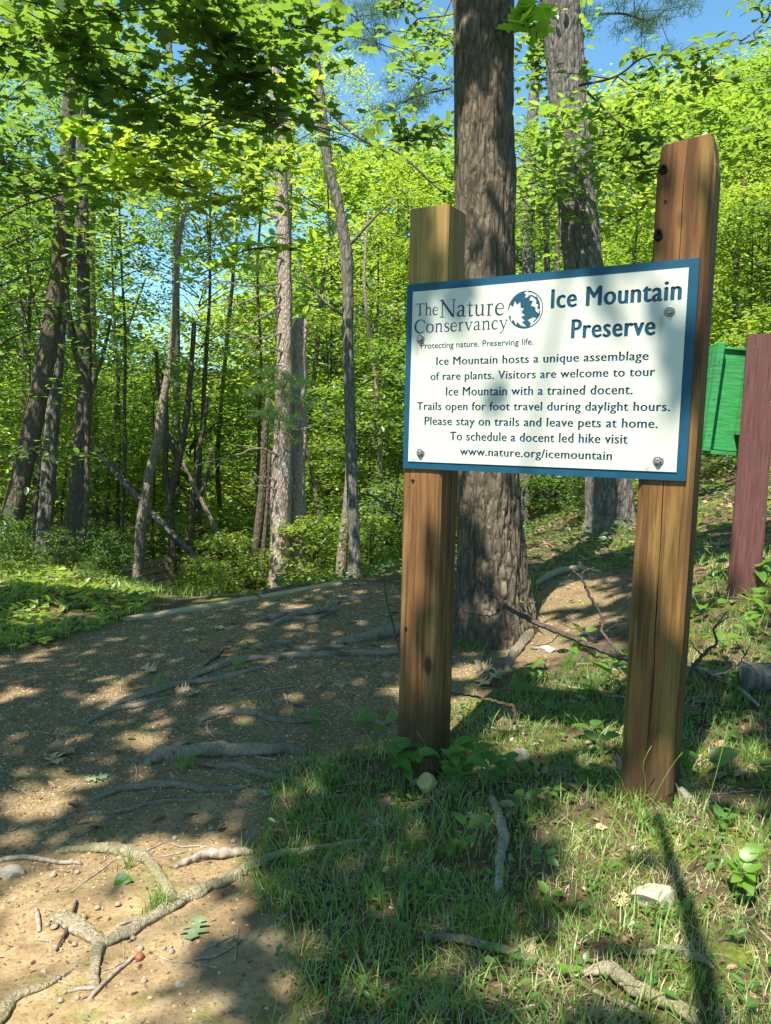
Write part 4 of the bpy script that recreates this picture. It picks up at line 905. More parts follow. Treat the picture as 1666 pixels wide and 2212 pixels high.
bough('hickory_bough', 'pale lit twig of large leaves left of the pine trunk', [(640, 540), (580, 535), (520, 545), (440, 590)], [7, 7, 7, 7], T_leaf, M_leafD, 8, .15, .06, seed=10, twigs=12, tw=.2)
bough('maple_twig', 'few glowing maple leaves hanging before the big oak trunk', [(1120, -30), (1130, 20), (1145, 70), (1150, 100)], [3.9, 3.9, 3.9, 3.9], T_maple, M_leafD, 5, .115, .05, seed=11, twigs=7, tw=.08, w0=.004, cat='twig')
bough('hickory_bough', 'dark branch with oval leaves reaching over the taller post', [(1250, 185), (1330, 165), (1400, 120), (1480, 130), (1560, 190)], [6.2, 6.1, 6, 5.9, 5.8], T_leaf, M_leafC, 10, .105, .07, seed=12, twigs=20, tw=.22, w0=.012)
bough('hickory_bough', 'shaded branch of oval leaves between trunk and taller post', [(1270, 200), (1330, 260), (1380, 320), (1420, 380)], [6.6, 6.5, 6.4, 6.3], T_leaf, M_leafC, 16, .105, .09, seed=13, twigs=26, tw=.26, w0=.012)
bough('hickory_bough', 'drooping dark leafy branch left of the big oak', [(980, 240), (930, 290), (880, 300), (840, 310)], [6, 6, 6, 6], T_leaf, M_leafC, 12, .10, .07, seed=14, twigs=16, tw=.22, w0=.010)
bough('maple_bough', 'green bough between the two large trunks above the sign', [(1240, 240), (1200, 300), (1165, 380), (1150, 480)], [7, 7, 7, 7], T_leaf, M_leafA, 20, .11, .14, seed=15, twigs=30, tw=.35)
bough('hickory_bough', 'dark leafy twig against the blue sky left of the big oak top', [(840, -30), (880, 20), (930, 60), (965, 80)], [6.5, 6.5, 6.5, 6.5], T_leaf, M_leafC, 10, .085, .06, seed=16, twigs=18, tw=.2, w0=.006)
bough('hickory_bough', 'small dark leafy branch in the top right corner', [(1700, -20), (1665, 30), (1640, 60), (1600, 90)], [5, 5, 5, 5], T_slim, M_leafC, 8, .08, .05, seed=17, twigs=9, tw=.12, w0=.006)
bough('maple_bough', 'spreading leafy bough filling the space right of the second trunk', [(1330, 480), (1400, 430), (1380, 330), (1330, 250)], [9, 9, 9, 9], T_leaf, M_leafB, 26, .12, .2, seed=18, twigs=34, tw=.5)
bough('hickory_bough', 'mid green branch hanging right behind the top of the taller post', [(1700, 260), (1640, 300), (1600, 330)], [8, 8, 8], T_leaf, M_leafA, 20, .11, .2, seed=19, twigs=26, tw=.4)
bough('maple_bough', 'leafy twigs filling the gap between the tops of the two large trunks', [(1250, 20), (1200, 70), (1165, 130), (1150, 200)], [8, 8, 8, 8], T_leaf, M_leafA, 18, .11, .14, seed=20, twigs=24, tw=.3, w0=.008)
bough('hickory_bough', 'leafy twigs hanging left of the big oak top against the sky', [(985, -20), (950, 60), (930, 130), (900, 180)], [8, 8, 8, 8], T_leaf, M_leafA, 12, .10, .12, seed=21, twigs=20, tw=.3, w0=.008)
# pine sprays against the sky
def pine_spray(label, line, d, seed):
    r = np.random.default_rng(seed); P = np.array([at(x, y, d) for x, y in line]); Q_ = smooth_line(P, 20); c = Q_[0].copy(); B = Acc(); tube(B, Q_ - c, np.linspace(.02, .005, 20), 6, .1); A = Acc()
    for s in range(26):
        i = r.integers(3, 20); e = Q_[i] + r.normal(0, .28, 3) * [1, 1, .5]; tube(B, np.array([Q_[i], e]) - c, [.006, .003], 4, cap=False); needles(A, r, e - c, (.07, .07, .05), 90, .12)
    root = empty('pine_bough', tuple(c), label, 'branch'); link('limb', B.mesh('limb'), M_dbark, root); o = link('needles', A.mesh('needles'), M_need, root); o['kind'] = 'stuff'
pine_spray('feathery pine bough against the blue sky right of the slender tree', [(700, -40), (760, 30), (800, 70), (820, 110)], 11, 41)
pine_spray('pine bough with bare tip right of the second trunk top', [(1290, 30), (1350, 30), (1400, 45), (1440, 20)], 10, 42)
pine_spray('grey-green pine bough peeping out left of the big oak trunk', [(975, 190), (930, 200), (880, 215), (840, 240)], 12, 43)

# ------------------------------------------------------------------ unseen canopy added above the frame, its gaps shaped to dapple the clearing
LIT = [(1450, 1850, 210, 100), (1340, 2110, 260, 90), (1590, 2000, 150, 130), (190, 2020, 300, 150), (60, 2120, 260, 200),   # where sun reaches the ground: px, py, radius x, radius y
 (90, 1900, 150, 80), (250, 1950, 210, 100), (120, 2080, 210, 110), (330, 1850, 170, 55), (230, 2200, 200, 60), (-60, 2100, 160, 160), (60, 2250, 200, 80), (430, 1880, 100, 50), (420, 1985, 90, 40),
 (110, 1700, 80, 45), (40, 1650, 50, 20), (310, 1595, 70, 32), (260, 1470, 60, 20), (210, 1500, 60, 15), (20, 1500, 60, 20), (640, 1348, 60, 12), (60, 1415, 60, 10), (880, 1490, 60, 40), (1000, 1450, 40, 40), (480, 2190, 60, 15), (300, 1520, 30, 8),
 (1240, 1790, 110, 55), (1330, 1860, 110, 60), (1250, 1900, 100, 60), (1380, 1770, 70, 50), (1440, 1950, 110, 60), (1600, 1900, 110, 70), (1300, 2030, 130, 60), (1230, 2130, 160, 50), (1420, 2160, 120, 60), (1640, 2150, 90, 80), (1050, 2180, 90, 30), (1110, 1600, 60, 30),
 (1240, 1450, 120, 60), (1150, 1400, 60, 30), (1280, 1290, 90, 14), (1230, 1262, 90, 12), (1240, 1345, 90, 18), (1570, 1340, 110, 40), (1600, 1430, 100, 50), (1560, 1260, 90, 30), (1640, 1200, 100, 40), (1500, 1380, 60, 60), (80, 1330, 90, 25), (180, 1330, 50, 12), (1620, 1100, 120, 60), (1200, 1520, 60, 20),
 (430, 1300, 60, 5)]
LW = []
for (px, py, rx_, ry_) in LIT:
    c = hit0(px, min(py, 2300)); a = hit0(px + rx_, min(py, 2300)); b = hit0(px, max(1205, py - ry_)); kk_ = 1.0 if c[1] < 2.6 or c[0] > .4 else .5; LW.append((c[0], c[1], (abs(a[0] - c[0]) + .02) * kk_, max(.05, np.hypot(b[0] - c[0], b[1] - c[1])) * kk_))
LW += [(.82, 4.25, .18, .32), (1.02, 4.6, .13, .24), (.62, 2.93, .2, .16), (.95, 2.62, .16, .2), (1.12, 2.38, .1, .2), (.36, 3.02, .12, .13), (.8, 2.6, .1, .06), (.55, 2.7, .1, .07), (1.2, 2.75, .1, .1), (2.05, 4.1, .32, .5), (1.0, 4.75, .2, .35), (1.15, 5.3, .3, .25), (.4, 2.9, .2, .2)]   # sun on the sign, the red post, the oak's flank
def lit(gx_, gy_, margin=.03):
    o_ = np.zeros(gx_.shape, bool); wob = fbm(np.stack([gx_ * 2.6, gy_ * 2.6, 0 * gx_], -1), 3, 6) * .22
    for (a, b, c, d) in LW: o_ |= np.hypot((gx_ - a) / (c + margin), (gy_ - b) / (d + margin)) < 1 + wob
    return o_
r = np.random.default_rng(5); N = 27000
gx_ = r.uniform(-3.0, 3.4, N); gy_ = r.uniform(-.6, 5.9, N); gzz = ter0(gx_, gy_); hh = r.uniform(5.6, 7.6, N)
ok = ~lit(gx_, gy_); stray = r.uniform(0, 1, N) < .012
thin = noise(np.c_[gx_ * 3.3, gy_ * 3.3, 0 * gx_], 12) > -.93
ok = (ok & thin) | stray
pos = np.c_[gx_, gy_, gzz] + SD[None] * ((hh - gzz) / SD[2])[:, None]; pos = pos[ok]
ovt = empty('added_shade_tree', (-4.6, -3.2, gz(-4.6, -3.2)), 'unseen tree added behind the camera, its crown shaped to shade the clearing', 'tree')
A = Acc(); k = len(pos); leaf_batch(A, T_leaf, pos - np.array(ovt.location), rnd_dirs(r, k, .5), r.normal(0, 1, (k, 3)), r.uniform(.10, .17, k)); o = link('crown', A.mesh('crown'), M_leafC, ovt); o['kind'] = 'stuff'
A = Acc(); tube(A, smooth_line([(0, 0, -.3), (.1, .1, 3), (.3, .3, 6), (.6, .6, 8.5)], 30), np.linspace(.28, .12, 30), 16, .08); link('trunk', A.mesh('trunk', True), M_oak, ovt)
B = Acc(); loc = np.array(ovt.location)
for s in range(24):
    e = pos[r.integers(0, k)] - loc; a = np.array([.4, .4, 5.5 + r.uniform(0, 2.0)]); tube(B, smooth_line([a, (a + e) / 2 + [0, 0, .3], e], 14), np.linspace(.014, .005, 14), 5, .1, cap=False)
o = link('branches', B.mesh('branches'), M_dbark, ovt); o['kind'] = 'stuff'
g0 = [hit0(1418, 1765), hit0(1450, 1860), hit0(1490, 1990), hit0(1540, 2230), hit0(1620, 2700)]; hs = [2.6, 2.7, 2.75, 2.8, 3.0]
lp = np.array([g + SD * (h - g[2]) / SD[2] for g, h in zip(g0, hs)])
lp = np.vstack([lp, lp[-1] + [-.6, -.9, .6], loc + [.2, .2, 4.2]]) - loc
LB_ = Acc(); tube(LB_, smooth_line(lp, 60), np.r_[np.linspace(.012, .03, 30), np.linspace(.03, .07, 30)], 8, .1); link('limb', LB_.mesh('limb', True), M_dbark, ovt)  # unseen limb added to cast the dark stripe before the taller post

# ------------------------------------------------------------------ exposed roots
def on_ground(pts, sink=.3, wpx=10, taper=None, n=None, lift=0):
    P = np.array([hit(x, y) for x, y in pts]); dd = np.array([(p - C0) @ cf for p in P]); w_ = np.asarray(wpx, float) * np.ones(1) if np.ndim(wpx) == 0 else np.array(wpx, float)
    W_ = np.interp(np.linspace(0, 1, len(P)), np.linspace(0, 1, len(w_)), w_) if len(w_) > 1 else np.full(len(P), w_[0])
    R = W_ / 2 * dd / F; n = n or max(12, len(P) * 9); Q_ = smooth_line(np.c_[P, R], n); Q_[:, 3] = np.maximum(Q_[:, 3], .001)
    Q_[:, 2] = ter(Q_[:, 0], Q_[:, 1]) + Q_[:, 3] * (1 - 2 * sink) + lift; return Q_
def root_(label, chains, M=None, name='exposed_root', cat='root', sink=.30, rough=.3, seed=0, sides=14, group=None, flat=.85):
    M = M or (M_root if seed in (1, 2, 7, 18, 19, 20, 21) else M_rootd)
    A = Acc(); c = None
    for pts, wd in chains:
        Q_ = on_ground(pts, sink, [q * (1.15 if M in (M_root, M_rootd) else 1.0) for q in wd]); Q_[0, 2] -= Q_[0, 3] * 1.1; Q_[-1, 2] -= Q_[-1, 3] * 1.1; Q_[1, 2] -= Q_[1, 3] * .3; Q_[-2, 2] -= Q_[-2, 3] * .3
        w_ = noise(np.c_[np.arange(len(Q_)) * .35, np.zeros(len(Q_)), np.full(len(Q_), seed)], seed) * Q_[:, 3] * .35; Q_[:, 1] += w_
        if c is None: c = Q_[len(Q_) // 2, :3].copy()
        tube(A, Q_[:, :3] - c, Q_[:, 3], sides, rough, seed, flat=flat)
    return tag(link(name, A.mesh(name, True), M, None, tuple(c)), label, cat, group)
root_('forked pale root shaped like a Y in the sunlit dirt, lower left', [([(217, 2042), (300, 2007), (380, 1957), (465, 1917), (545, 1877), (625, 1847), (725, 1827), (800, 1815)], [24, 24, 26, 24, 18, 10, 6]), ([(128, 1982), (170, 2012), (222, 2045)], [26, 30, 24]), ([(219, 2040), (204, 2087), (205, 2134)], [22, 18, 17])], seed=1)
root_('curved pale root arching down left of the Y-shaped root', [([(118, 1842), (215, 1838), (280, 1844), (322, 1867), (350, 1902), (374, 1942)], [14, 24, 24, 20, 17])], seed=2)
root_('thick dark root like a log across the path, left of the shorter post', [([(318, 1650), (360, 1636), (450, 1630), (540, 1626), (660, 1624)], [20, 34, 32, 28, 22])], seed=3, sink=.25)
root_('short curved root just below the thick log-like root', [([(465, 1657), (530, 1660), (580, 1680), (650, 1684)], [10, 15, 14, 10])], seed=4)
root_('long thin root in the shade, second below the thick log-like root', [([(195, 1730), (280, 1704), (375, 1697), (450, 1707), (545, 1700)], [10, 17, 15, 14, 8])], seed=5)
root_('thinnest straight root running across the shaded lower path', [([(105, 1779), (185, 1760), (280, 1750), (345, 1732), (430, 1730)], [6, 9, 9, 7, 5])], seed=6)
root_('pale root entering at the lower left picture corner', [([(-30, 2240), (0, 2205), (30, 2162), (60, 2147), (110, 2127), (168, 2088)], [22, 24, 20, 14, 6])], seed=7)
root_('root end reaching furthest left across the middle of the path', [([(185, 1562), (240, 1537), (320, 1520), (350, 1512)], [9, 14, 12, 6])], seed=8)
root_('dark root curving above the furthest left root end', [([(235, 1527), (310, 1502), (380, 1482), (450, 1472), (505, 1460), (575, 1440)], [9, 16, 15, 13, 12, 7])], seed=9)
root_('longest root across the path to the foot of the big oak', [([(405, 1467), (490, 1437), (540, 1427), (615, 1422), (725, 1417), (860, 1412), (960, 1400)], [8, 18, 16, 15, 16, 20, 26])], seed=10)
root_('small hooped root above the longest root', [([(545, 1407), (575, 1397), (615, 1390), (660, 1404), (760, 1405)], [6, 12, 12, 10, 6])], seed=11)
root_('wavy root halfway up the path above the thick log-like root', [([(428, 1562), (480, 1545), (540, 1542), (600, 1557), (670, 1562)], [7, 14, 14, 13, 7])], seed=12)
root_('broad root near the path end beside the slender dark tree', [([(580, 1357), (645, 1330), (700, 1322), (730, 1302), (800, 1292)], [8, 18, 18, 16, 12]), ([(620, 1338), (690, 1336), (735, 1312)], [8, 12, 10])], seed=13)
root_('small root left of the broad root near the path end', [([(535, 1345), (580, 1337), (628, 1324)], [6, 12, 8])], seed=14)
root_('flat broad hump of root left of the big oak foot', [([(715, 1390), (780, 1386), (850, 1368), (940, 1360)], [14, 28, 34, 40])], seed=15, sink=.42)
root_('thin faint root highest on the path near the edging timber', [([(570, 1320), (630, 1318), (690, 1324)], [5, 8, 5])], seed=16)
root_('grey weathered root through the shaded grass at the bottom', [([(900, 2028), (983, 2037), (1058, 2057), (1143, 2079), (1230, 2099)], [8, 18, 18, 16, 8])], seed=17, sink=-.1)
root_('bright whitish root in the sunlit grass at the lower right', [([(1255, 2108), (1323, 2117), (1363, 2147), (1423, 2177), (1500, 2215)], [14, 30, 30, 28, 24])], seed=18, sink=-.12)
root_('lichen-spotted thin root below the flat stone', [([(1350, 2062), (1433, 2062), (1498, 2077), (1540, 2095)], [8, 15, 15, 9])], seed=19, sink=-.3)
root_('thin pale root beneath the bright whitish root', [([(1278, 2142), (1353, 2182), (1400, 2210)], [8, 12, 12])], seed=20, sink=-.3)
root_('pale root crossing the sunlit trail beyond the sign', [([(1160, 1262), (1200, 1242), (1250, 1232), (1300, 1236)], [8, 16, 13, 6])], seed=21, sink=.25)
root_('root between the big oak foot and the dry leaves', [([(1150, 1360), (1125, 1400), (1105, 1425), (1095, 1450)], [22, 20, 18, 10]), ], seed=22, sink=.25)
root_('mossy root spreading right from the big oak foot', [([(1120, 1320), (1160, 1355), (1185, 1372)], [30, 18, 8]), ([(1150, 1400), (1190, 1405), (1250, 1400)], [14, 12, 6])], seed=23, sink=.3)
root_('short stub of root standing up left of the dry leaves', [([(1036, 1422), (1034, 1436), (1036, 1452)], [12, 14, 12])], seed=24, sink=.1)

def stick(label, chains, M=M_stick, name='stick', cat='stick', sink=.05, seed=0, lift=0, group=None, rough=.15):
    return root_(label, chains, M, name, cat, sink, rough, seed, 8, group, 1.0)
stick('thick bark-stripped broken branch lying upright in the grass between the posts', [([(1063, 1722), (1078, 1772), (1088, 1817), (1080, 1867), (1078, 1932)], [16, 20, 24, 22, 18])], seed=1, rough=.25, name='broken_branch', cat='branch')
stick('flat splinter of dark wood above the Y-shaped root', [([(380, 1874), (420, 1862), (465, 1852), (545, 1844)], [10, 20, 24, 16])], seed=2, rough=.35, name='wood_splinter', cat='wood')
stick('grey stick reaching in from the left edge above the pale stone', [([(0, 1862), (60, 1857), (115, 1865), (178, 1867)], [12, 11, 10, 7])], seed=3)
stick('dark twig lying across the left arm of the Y-shaped root', [([(122, 2057), (150, 2002), (166, 1950)], [5, 7, 5])], M_twig, seed=4, sink=-.9)
stick('lichen-flecked twig above the long arm of the Y-shaped root', [([(250, 2004), (300, 1989), (345, 1977)], [7, 9, 6])], seed=5)
stick('straight grey stick pointing at the reddish acorn', [([(192, 2164), (240, 2112), (296, 2063)], [9, 10, 8])], seed=6)
stick('short stub of stick left of the Y-shaped root', [([(78, 1964), (82, 1990), (85, 2014)], [9, 10, 9])], seed=7)
stick('brown stick touching the foot of the Y-shaped root', [([(138, 2146), (170, 2140), (214, 2137)], [7, 9, 6])], seed=8)
stick('forked dark twig at the shade edge below the green oak leaf', [([(420, 2074), (465, 2067), (508, 2045)], [5, 7, 4]), ([(515, 2002), (511, 2040), (507, 2078)], [4, 5, 4]), ([(435, 2058), (480, 2035), (510, 2020)], [4, 5, 3])], seed=9)
stick('thin twig on the gravel beside the wavy root', [([(450, 1552), (448, 1575), (468, 1600)], [3, 5, 4])], seed=10)
stick('pale twig stub right of the wavy root', [([(613, 1498), (618, 1510), (622, 1520)], [4, 6, 4])], seed=11)
stick('small dark twig on the upper path left of the hooped root', [([(440, 1440), (470, 1420), (482, 1405)], [3, 5, 3])], M_twig, seed=12)
stick('short pale stick on the left path edge', [([(78, 2030), (100, 2034), (115, 2032)], [3, 5, 3])], seed=13)
stick('thin white twig lying in the grass behind the split post base', [([(1210, 1480), (1250, 1490), (1300, 1500), (1360, 1512)], [4, 7, 6, 4])], seed=14)
stick('grey branch lying across the slope right of the taller post', [([(1478, 1450), (1530, 1458), (1590, 1455), (1670, 1446)], [10, 12, 12, 14])], M_twig, seed=15)
stick('forked dead branch angling down to the right of the taller post', [([(1480, 1442), (1530, 1462), (1590, 1492), (1640, 1530)], [6, 10, 10, 6]), ([(1530, 1462), (1500, 1480), (1478, 1500)], [5, 4, 3])], M_stick, seed=16, sink=-.6)
stick('bark-covered twig in front of the foot of the taller post', [([(1425, 1750), (1470, 1760), (1520, 1772)], [7, 10, 6])], M_twig, seed=17)
stick('short thick twig lying in the grass at the right edge', [([(1610, 1775), (1625, 1790), (1640, 1808)], [7, 8, 6])], M_stick, seed=18)
A = Acc(); q0 = hit(1640, 1492); tube(A, smooth_line([(-.07, .02, .045), (.1, .0, .05), (.35, -.05, .06), (.7, -.1, .08)], 40), .055, 22, .22, 3)
tag(link('log', A.mesh('log', True), M_grey, None, tuple(q0)), 'grey cracked end of a log at the right edge', 'log')
# long dead branch hanging in front of the oak
def branch_air(name, label, chains, M, cat, seed=0):
    r = np.random.default_rng(seed); c = None; A = Acc()
    for pts, wd in chains:
        P = np.array([at(x, y, d) for x, y, d in pts]); R = np.interp(np.linspace(0, 1, len(P)), np.linspace(0, 1, len(wd)), wd) / 2 * np.array([p[2] for p in pts]) / F
        Q_ = smooth_line(np.c_[P, R], len(P) * 6); Q_[:, :3] += r.normal(0, .0018, (len(Q_), 3))
        if c is None: c = Q_[0, :3].copy()
        tube(A, Q_[:, :3] - c, Q_[:, 3], 7, .18, seed)
    return tag(link(name, A.mesh(name), M, None, tuple(c)), label, cat)
branch_air('dead_branch', 'long dark dead branch sloping down past the big oak foot to the taller post',
    [([(975, 1218, 3.5), (1043, 1262, 3.4), (1093, 1310, 3.3), (1153, 1342, 3.2), (1213, 1367, 3.1), (1283, 1397, 3.0), (1333, 1417, 2.95), (1365, 1424, 2.9), (1420, 1432, 2.8)], [6, 10, 13, 13, 12]),
     ([(1233, 1229, 3.1), (1256, 1250, 3.1), (1273, 1287, 3.1), (1300, 1332, 3.1), (1303, 1367, 3.05), (1338, 1412, 2.97)], [3, 7, 6, 7]), ([(1256, 1250, 3.1), (1262, 1234, 3.1), (1285, 1226, 3.1)], [5, 2]), ([(1303, 1340, 3.1), (1335, 1322, 3.1), (1370, 1302, 3.1)], [4, 2]),
     ([(1153, 1342, 3.2), (1140, 1310, 3.2), (1158, 1300, 3.2)], [4, 2]), ([(1213, 1367, 3.1), (1185, 1390, 3.1), (1150, 1395, 3.1)], [4, 2]), ([(1283, 1397, 3), (1270, 1370, 3), (1215, 1350, 3)], [3, 2]), ([(1093, 1310, 3.3), (1060, 1330, 3.3), (1000, 1320, 3.3)], [3, 2]), ([(1338, 1412, 2.97), (1290, 1420, 2.95), (1250, 1390, 2.9)], [4, 2])], M_twig, 'branch', 1)
branch_air('bare_twig_shrub', 'bare dark branching twig rising right of the taller post',
    [([(1492, 1462, 2.6), (1497, 1440, 2.6), (1520, 1415, 2.6), (1548, 1388, 2.6), (1543, 1357, 2.6), (1573, 1332, 2.6)], [8, 9, 7, 5, 3]), ([(1543, 1357, 2.6), (1555, 1340, 2.6), (1572, 1320, 2.6)], [4, 2]), ([(1520, 1415, 2.6), (1500, 1400, 2.6), (1490, 1378, 2.6)], [4, 2]),
     ([(1548, 1460, 2.5), (1590, 1440, 2.5), (1610, 1415, 2.5), (1620, 1390, 2.5)], [5, 4, 2]), ([(1600, 1430, 2.5), (1625, 1440, 2.5), (1640, 1462, 2.5)], [3, 2]), ([(1610, 1415, 2.5), (1600, 1400, 2.5), (1590, 1385, 2.5)], [3, 2]), ([(1497, 1440, 2.6), (1530, 1470, 2.6), (1548, 1460, 2.55)], [8, 5])], M_twig, 'twig', 2)
branch_air('thin_twig', 'thin bare twigs reaching from the left of the shorter post', [([(790, 1060, 4.2), (830, 1090, 4.1), (868, 1120, 4.0)], [3, 5, 6]), ([(848, 1110, 4.1), (856, 1060, 4.1), (866, 1000, 4.1)], [4, 2])], M_twig, 'twig', 3)
branch_air('thin_twig', 'thin upright bare twig at the left side of the shorter post foot', [([(866, 1420, 3.6), (850, 1350, 3.6), (835, 1290, 3.6), (830, 1240, 3.6)], [5, 4, 2])], M_twig, 'twig', 5)
branch_air('thin_twig', 'thin twig lying from the shorter post over the shaded grass', [([(970, 1497, 2.9), (1030, 1505, 2.85), (1080, 1518, 2.8), (1110, 1530, 2.8), (1112, 1560, 2.75)], [4, 5, 9, 8])], M_twig, 'twig', 4)

# ------------------------------------------------------------------ stones, acorns, fallen leaves
def stone_mesh(seed, sx_, sy_, sz_, sub=3, cut=True):
    bm = bmesh.new(); bmesh.ops.create_icosphere(bm, subdivisions=sub, radius=1); r = np.random.default_rng(seed)
    V = np.array([v.co for v in bm.verts]); pl = r.normal(0, 1, (9, 3)); pl /= np.linalg.norm(pl, axis=1)[:, None]
    if cut:
        for p in pl:
            d = V @ p; lim = r.uniform(.55, .8); V = V - np.maximum(d - lim, 0)[:, None] * p
    V = V * (1 + .06 * fbm(V * 2.2, 3, seed)[:, None]) * [sx_, sy_, sz_]
    for v, c in zip(bm.verts, V): v.co = c
    me = bpy.data.meshes.new('stone'); bm.to_mesh(me); bm.free(); return me
def put_stone(label, px, py, wpx, hpx, M, seed, name='stone', sink=.35, rot=0, d=.7):
    p = hit(px, py); dd = (p - C0) @ cf; a = wpx / 2 * dd / F; c = hpx / 2 * dd / F
    o = link(name, stone_mesh(seed, a, a * d, c, 4), M, None, (p[0], p[1], p[2] + c * (1 - 2 * sink))); o.rotation_euler = (0, 0, rot); return tag(o, label, 'stone')
put_stone('flat pale stone with brown bands in the sunlit grass', 1413, 1958, 112, 62, M_rock, 3, rot=.15, sink=.2, d=.55)
put_stone('small yellow stone at the foot of the shorter post', 921, 1712, 46, 52, M_rocky, 5, sink=.15)
put_stone('pale stone half buried at the left picture edge', 24, 1892, 62, 40, M_rock, 7, sink=.4)
put_stone('grey stone in the shade between the two posts', 1123, 1640, 46, 34, M_rock, 9, sink=.3)
put_stone('mossy stone tucked behind the foot of the taller post', 1478, 1728, 40, 44, M_rock, 11, sink=.3)
put_stone('small round stone in the dirt below the green oak leaf', 392, 2128, 26, 18, M_rock, 13, sink=.4)
put_stone('small grey stone in the shaded grass left of the broken branch', 835, 1880, 26, 18, M_rock, 15, sink=.3)
put_stone('grey stone beside the big oak foot', 1182, 1408, 44, 22, M_rock, 17, sink=.3)
def nut_mesh():
    bm = bmesh.new(); bmesh.ops.create_uvsphere(bm, u_segments=16, v_segments=10, radius=1)
    for v in bm.verts:
        if v.co.z > .6: v.co.z += (v.co.z - .6) * .5
    me = bpy.data.meshes.new('acorn'); bm.to_mesh(me); bm.free()
    for p in me.polygons: p.use_smooth = True
    return me
def cap_mesh():
    A = Acc(); n = 18; th = np.linspace(0, 2 * math.pi, n, endpoint=False); rings = [(.15, 1.0), (.55, .86), (.85, .5), (1, .1), (.93, -.05), (.86, .1), (.7, .38), (.3, .6), (.02, .66)]
    V = np.concatenate([np.c_[np.cos(th) * r_, np.sin(th) * r_, np.full(n, z) + .05 * np.cos(th * 6 + i)] for i, (r_, z) in enumerate(rings)]); j = np.arange(n); kk = (j + 1) % n
    A.add(V, np.concatenate([np.stack([i * n + kk, i * n + j, (i + 1) * n + j, (i + 1) * n + kk], -1) for i in range(len(rings) - 1)])); tube(A, [(0, 0, .95), (.05, 0, 1.25)], .1, 6); return A.mesh('acorn_cap', True)
NM, NR, CM = nut_mesh(), nut_mesh(), cap_mesh(); NM.materials.append(M_acorn); NR.materials.append(M_acornr); CM.materials.append(M_cap)
def small(name, me, x, y, s, rot, label, cat, group=None):
    p = hit(x, y); dd = (p - C0) @ cf; r_ = s / 2 * dd / F; o = link(name, me, None, None, (p[0], p[1], p[2] + r_ * (.25 if me is CM else .5))); o.scale = (r_,) * 3; o.rotation_euler = rot; return tag(o, label, cat, group)
small('acorn', NM, 180, 1986, 18, (.8, .3, 0), 'tan acorn beside the left arm of the Y-shaped root', 'acorn')
small('acorn', NR, 302, 2072, 20, (1.2, .5, 0), 'bright reddish-brown acorn at the end of the straight grey stick', 'acorn')
small('acorn_cup', CM, 303, 2052, 16, (.4, .9, 0), 'dark acorn cap just above the bright reddish-brown acorn', 'acorn cap')
small('acorn', NM, 960, 1909, 14, (.4, .9, 0), 'small brown acorn in the grass left of the broken branch', 'acorn')
rc = np.random.default_rng(3)
for (x, y) in [(280, 728), (208, 735), (206, 785), (238, 797), (95, 815), (322, 872), (228, 765), (422, 715), (510, 700), (752, 745), (575, 845), (607, 856), (708, 887), (735, 880), (742, 902), (828, 870), (335, 1102), (262, 1115), (623, 1028), (848, 400), (757, 412), (912, 370), (762, 786), (335, 558), (230, 572), (850, 1125), (1010, 425), (340, 965), (245, 940), (655, 466), (905, 132)]:
    small('acorn_cup', CM, x * .5, 1607 + y * .5, rc.uniform(11, 16), (rc.uniform(-.6, .6) + (math.pi if rc.random() < .4 else 0), rc.uniform(-.5, .5), rc.uniform(0, 6)), 'small grey-brown acorn cap lying on the lower path', 'acorn cap', 'acorn caps scattered on the lower path')
for (x, y) in [(855, 632), (735, 985), (60, 1070), (90, 1080), (375, 585)]:
    small('acorn_cup', CM, 833 + x * .5, 1607 + y * .5, 13, (rc.uniform(-.6, .6), .4, 1), 'small acorn cap lost in the grass before the sign', 'acorn cap', 'acorn caps in the grass')
def flat_leaf_mesh(half, curl, bend, seed=0):
    V, Fq = strip_leaf(half, lambda x, y: curl * abs(y) * (1 + .6 * math.sin(x * 9 + seed)) + bend * (x - .5) ** 2 + .03 * math.sin(13 * x + 7 * y + seed))
    A = Acc(); A.add(V, Fq); return A.mesh('leaf', False)
OAK = [(0, .008), (.10, .012), (.13, .05), (.22, .17), (.27, .20), (.29, .08), (.38, .10), (.45, .28), (.50, .31), (.50, .10), (.60, .12), (.68, .34), (.73, .33), (.72, .11), (.80, .12), (.88, .20), (.90, .07), (1, 0)]
def fallen(label, px, py, Lpx, ang, M, curl=.15, bend=.1, half=OAK, seed=0, tilt=0, name='fallen_leaf', group=None):
    p = hit(px, py); dd = (p - C0) @ cf; L = Lpx * dd / F
    me = flat_leaf_mesh(half, curl, bend, seed); me.transform(Matrix.Translation((-.5, 0, 0))); o = link(name, me, M, None, (p[0], p[1], p[2] + .004 + .03 * L)); o.scale = (L, L, L)
    # lie on the slope
    e = .05; nx = (gz(p[0] + e, p[1]) - gz(p[0] - e, p[1])) / (2 * e); ny = (gz(p[0], p[1] + e) - gz(p[0], p[1] - e)) / (2 * e)
    q = Vector((-nx, -ny, 1)).to_track_quat('Z', 'Y'); o.rotation_mode = 'QUATERNION'; o.rotation_quaternion = q @ Matrix.Rotation(ang, 4, 'Z').to_quaternion() @ Matrix.Rotation(tilt, 4, 'X').to_quaternion()
    sd = me; so_ = o.modifiers.new('thick', 'SOLIDIFY'); so_.thickness = .006; return tag(o, label, 'leaf', group)
M_goak = simple('fresh_oak_leaf', (.13, .18, .085), .5, .15, 18, .4)
M_pleaf = simple('pale_fallen_leaf', (.20, .25, .13), .7, .2, 20)
EGG = [(0, .01), (.05, .2), (.2, .33), (.4, .36), (.6, .28), (.8, .15), (1, 0)]
fallen('grey-green lobed oak leaf lying by the Y-shaped root', 423, 2008, 94, .55, M_goak, .06, .05)
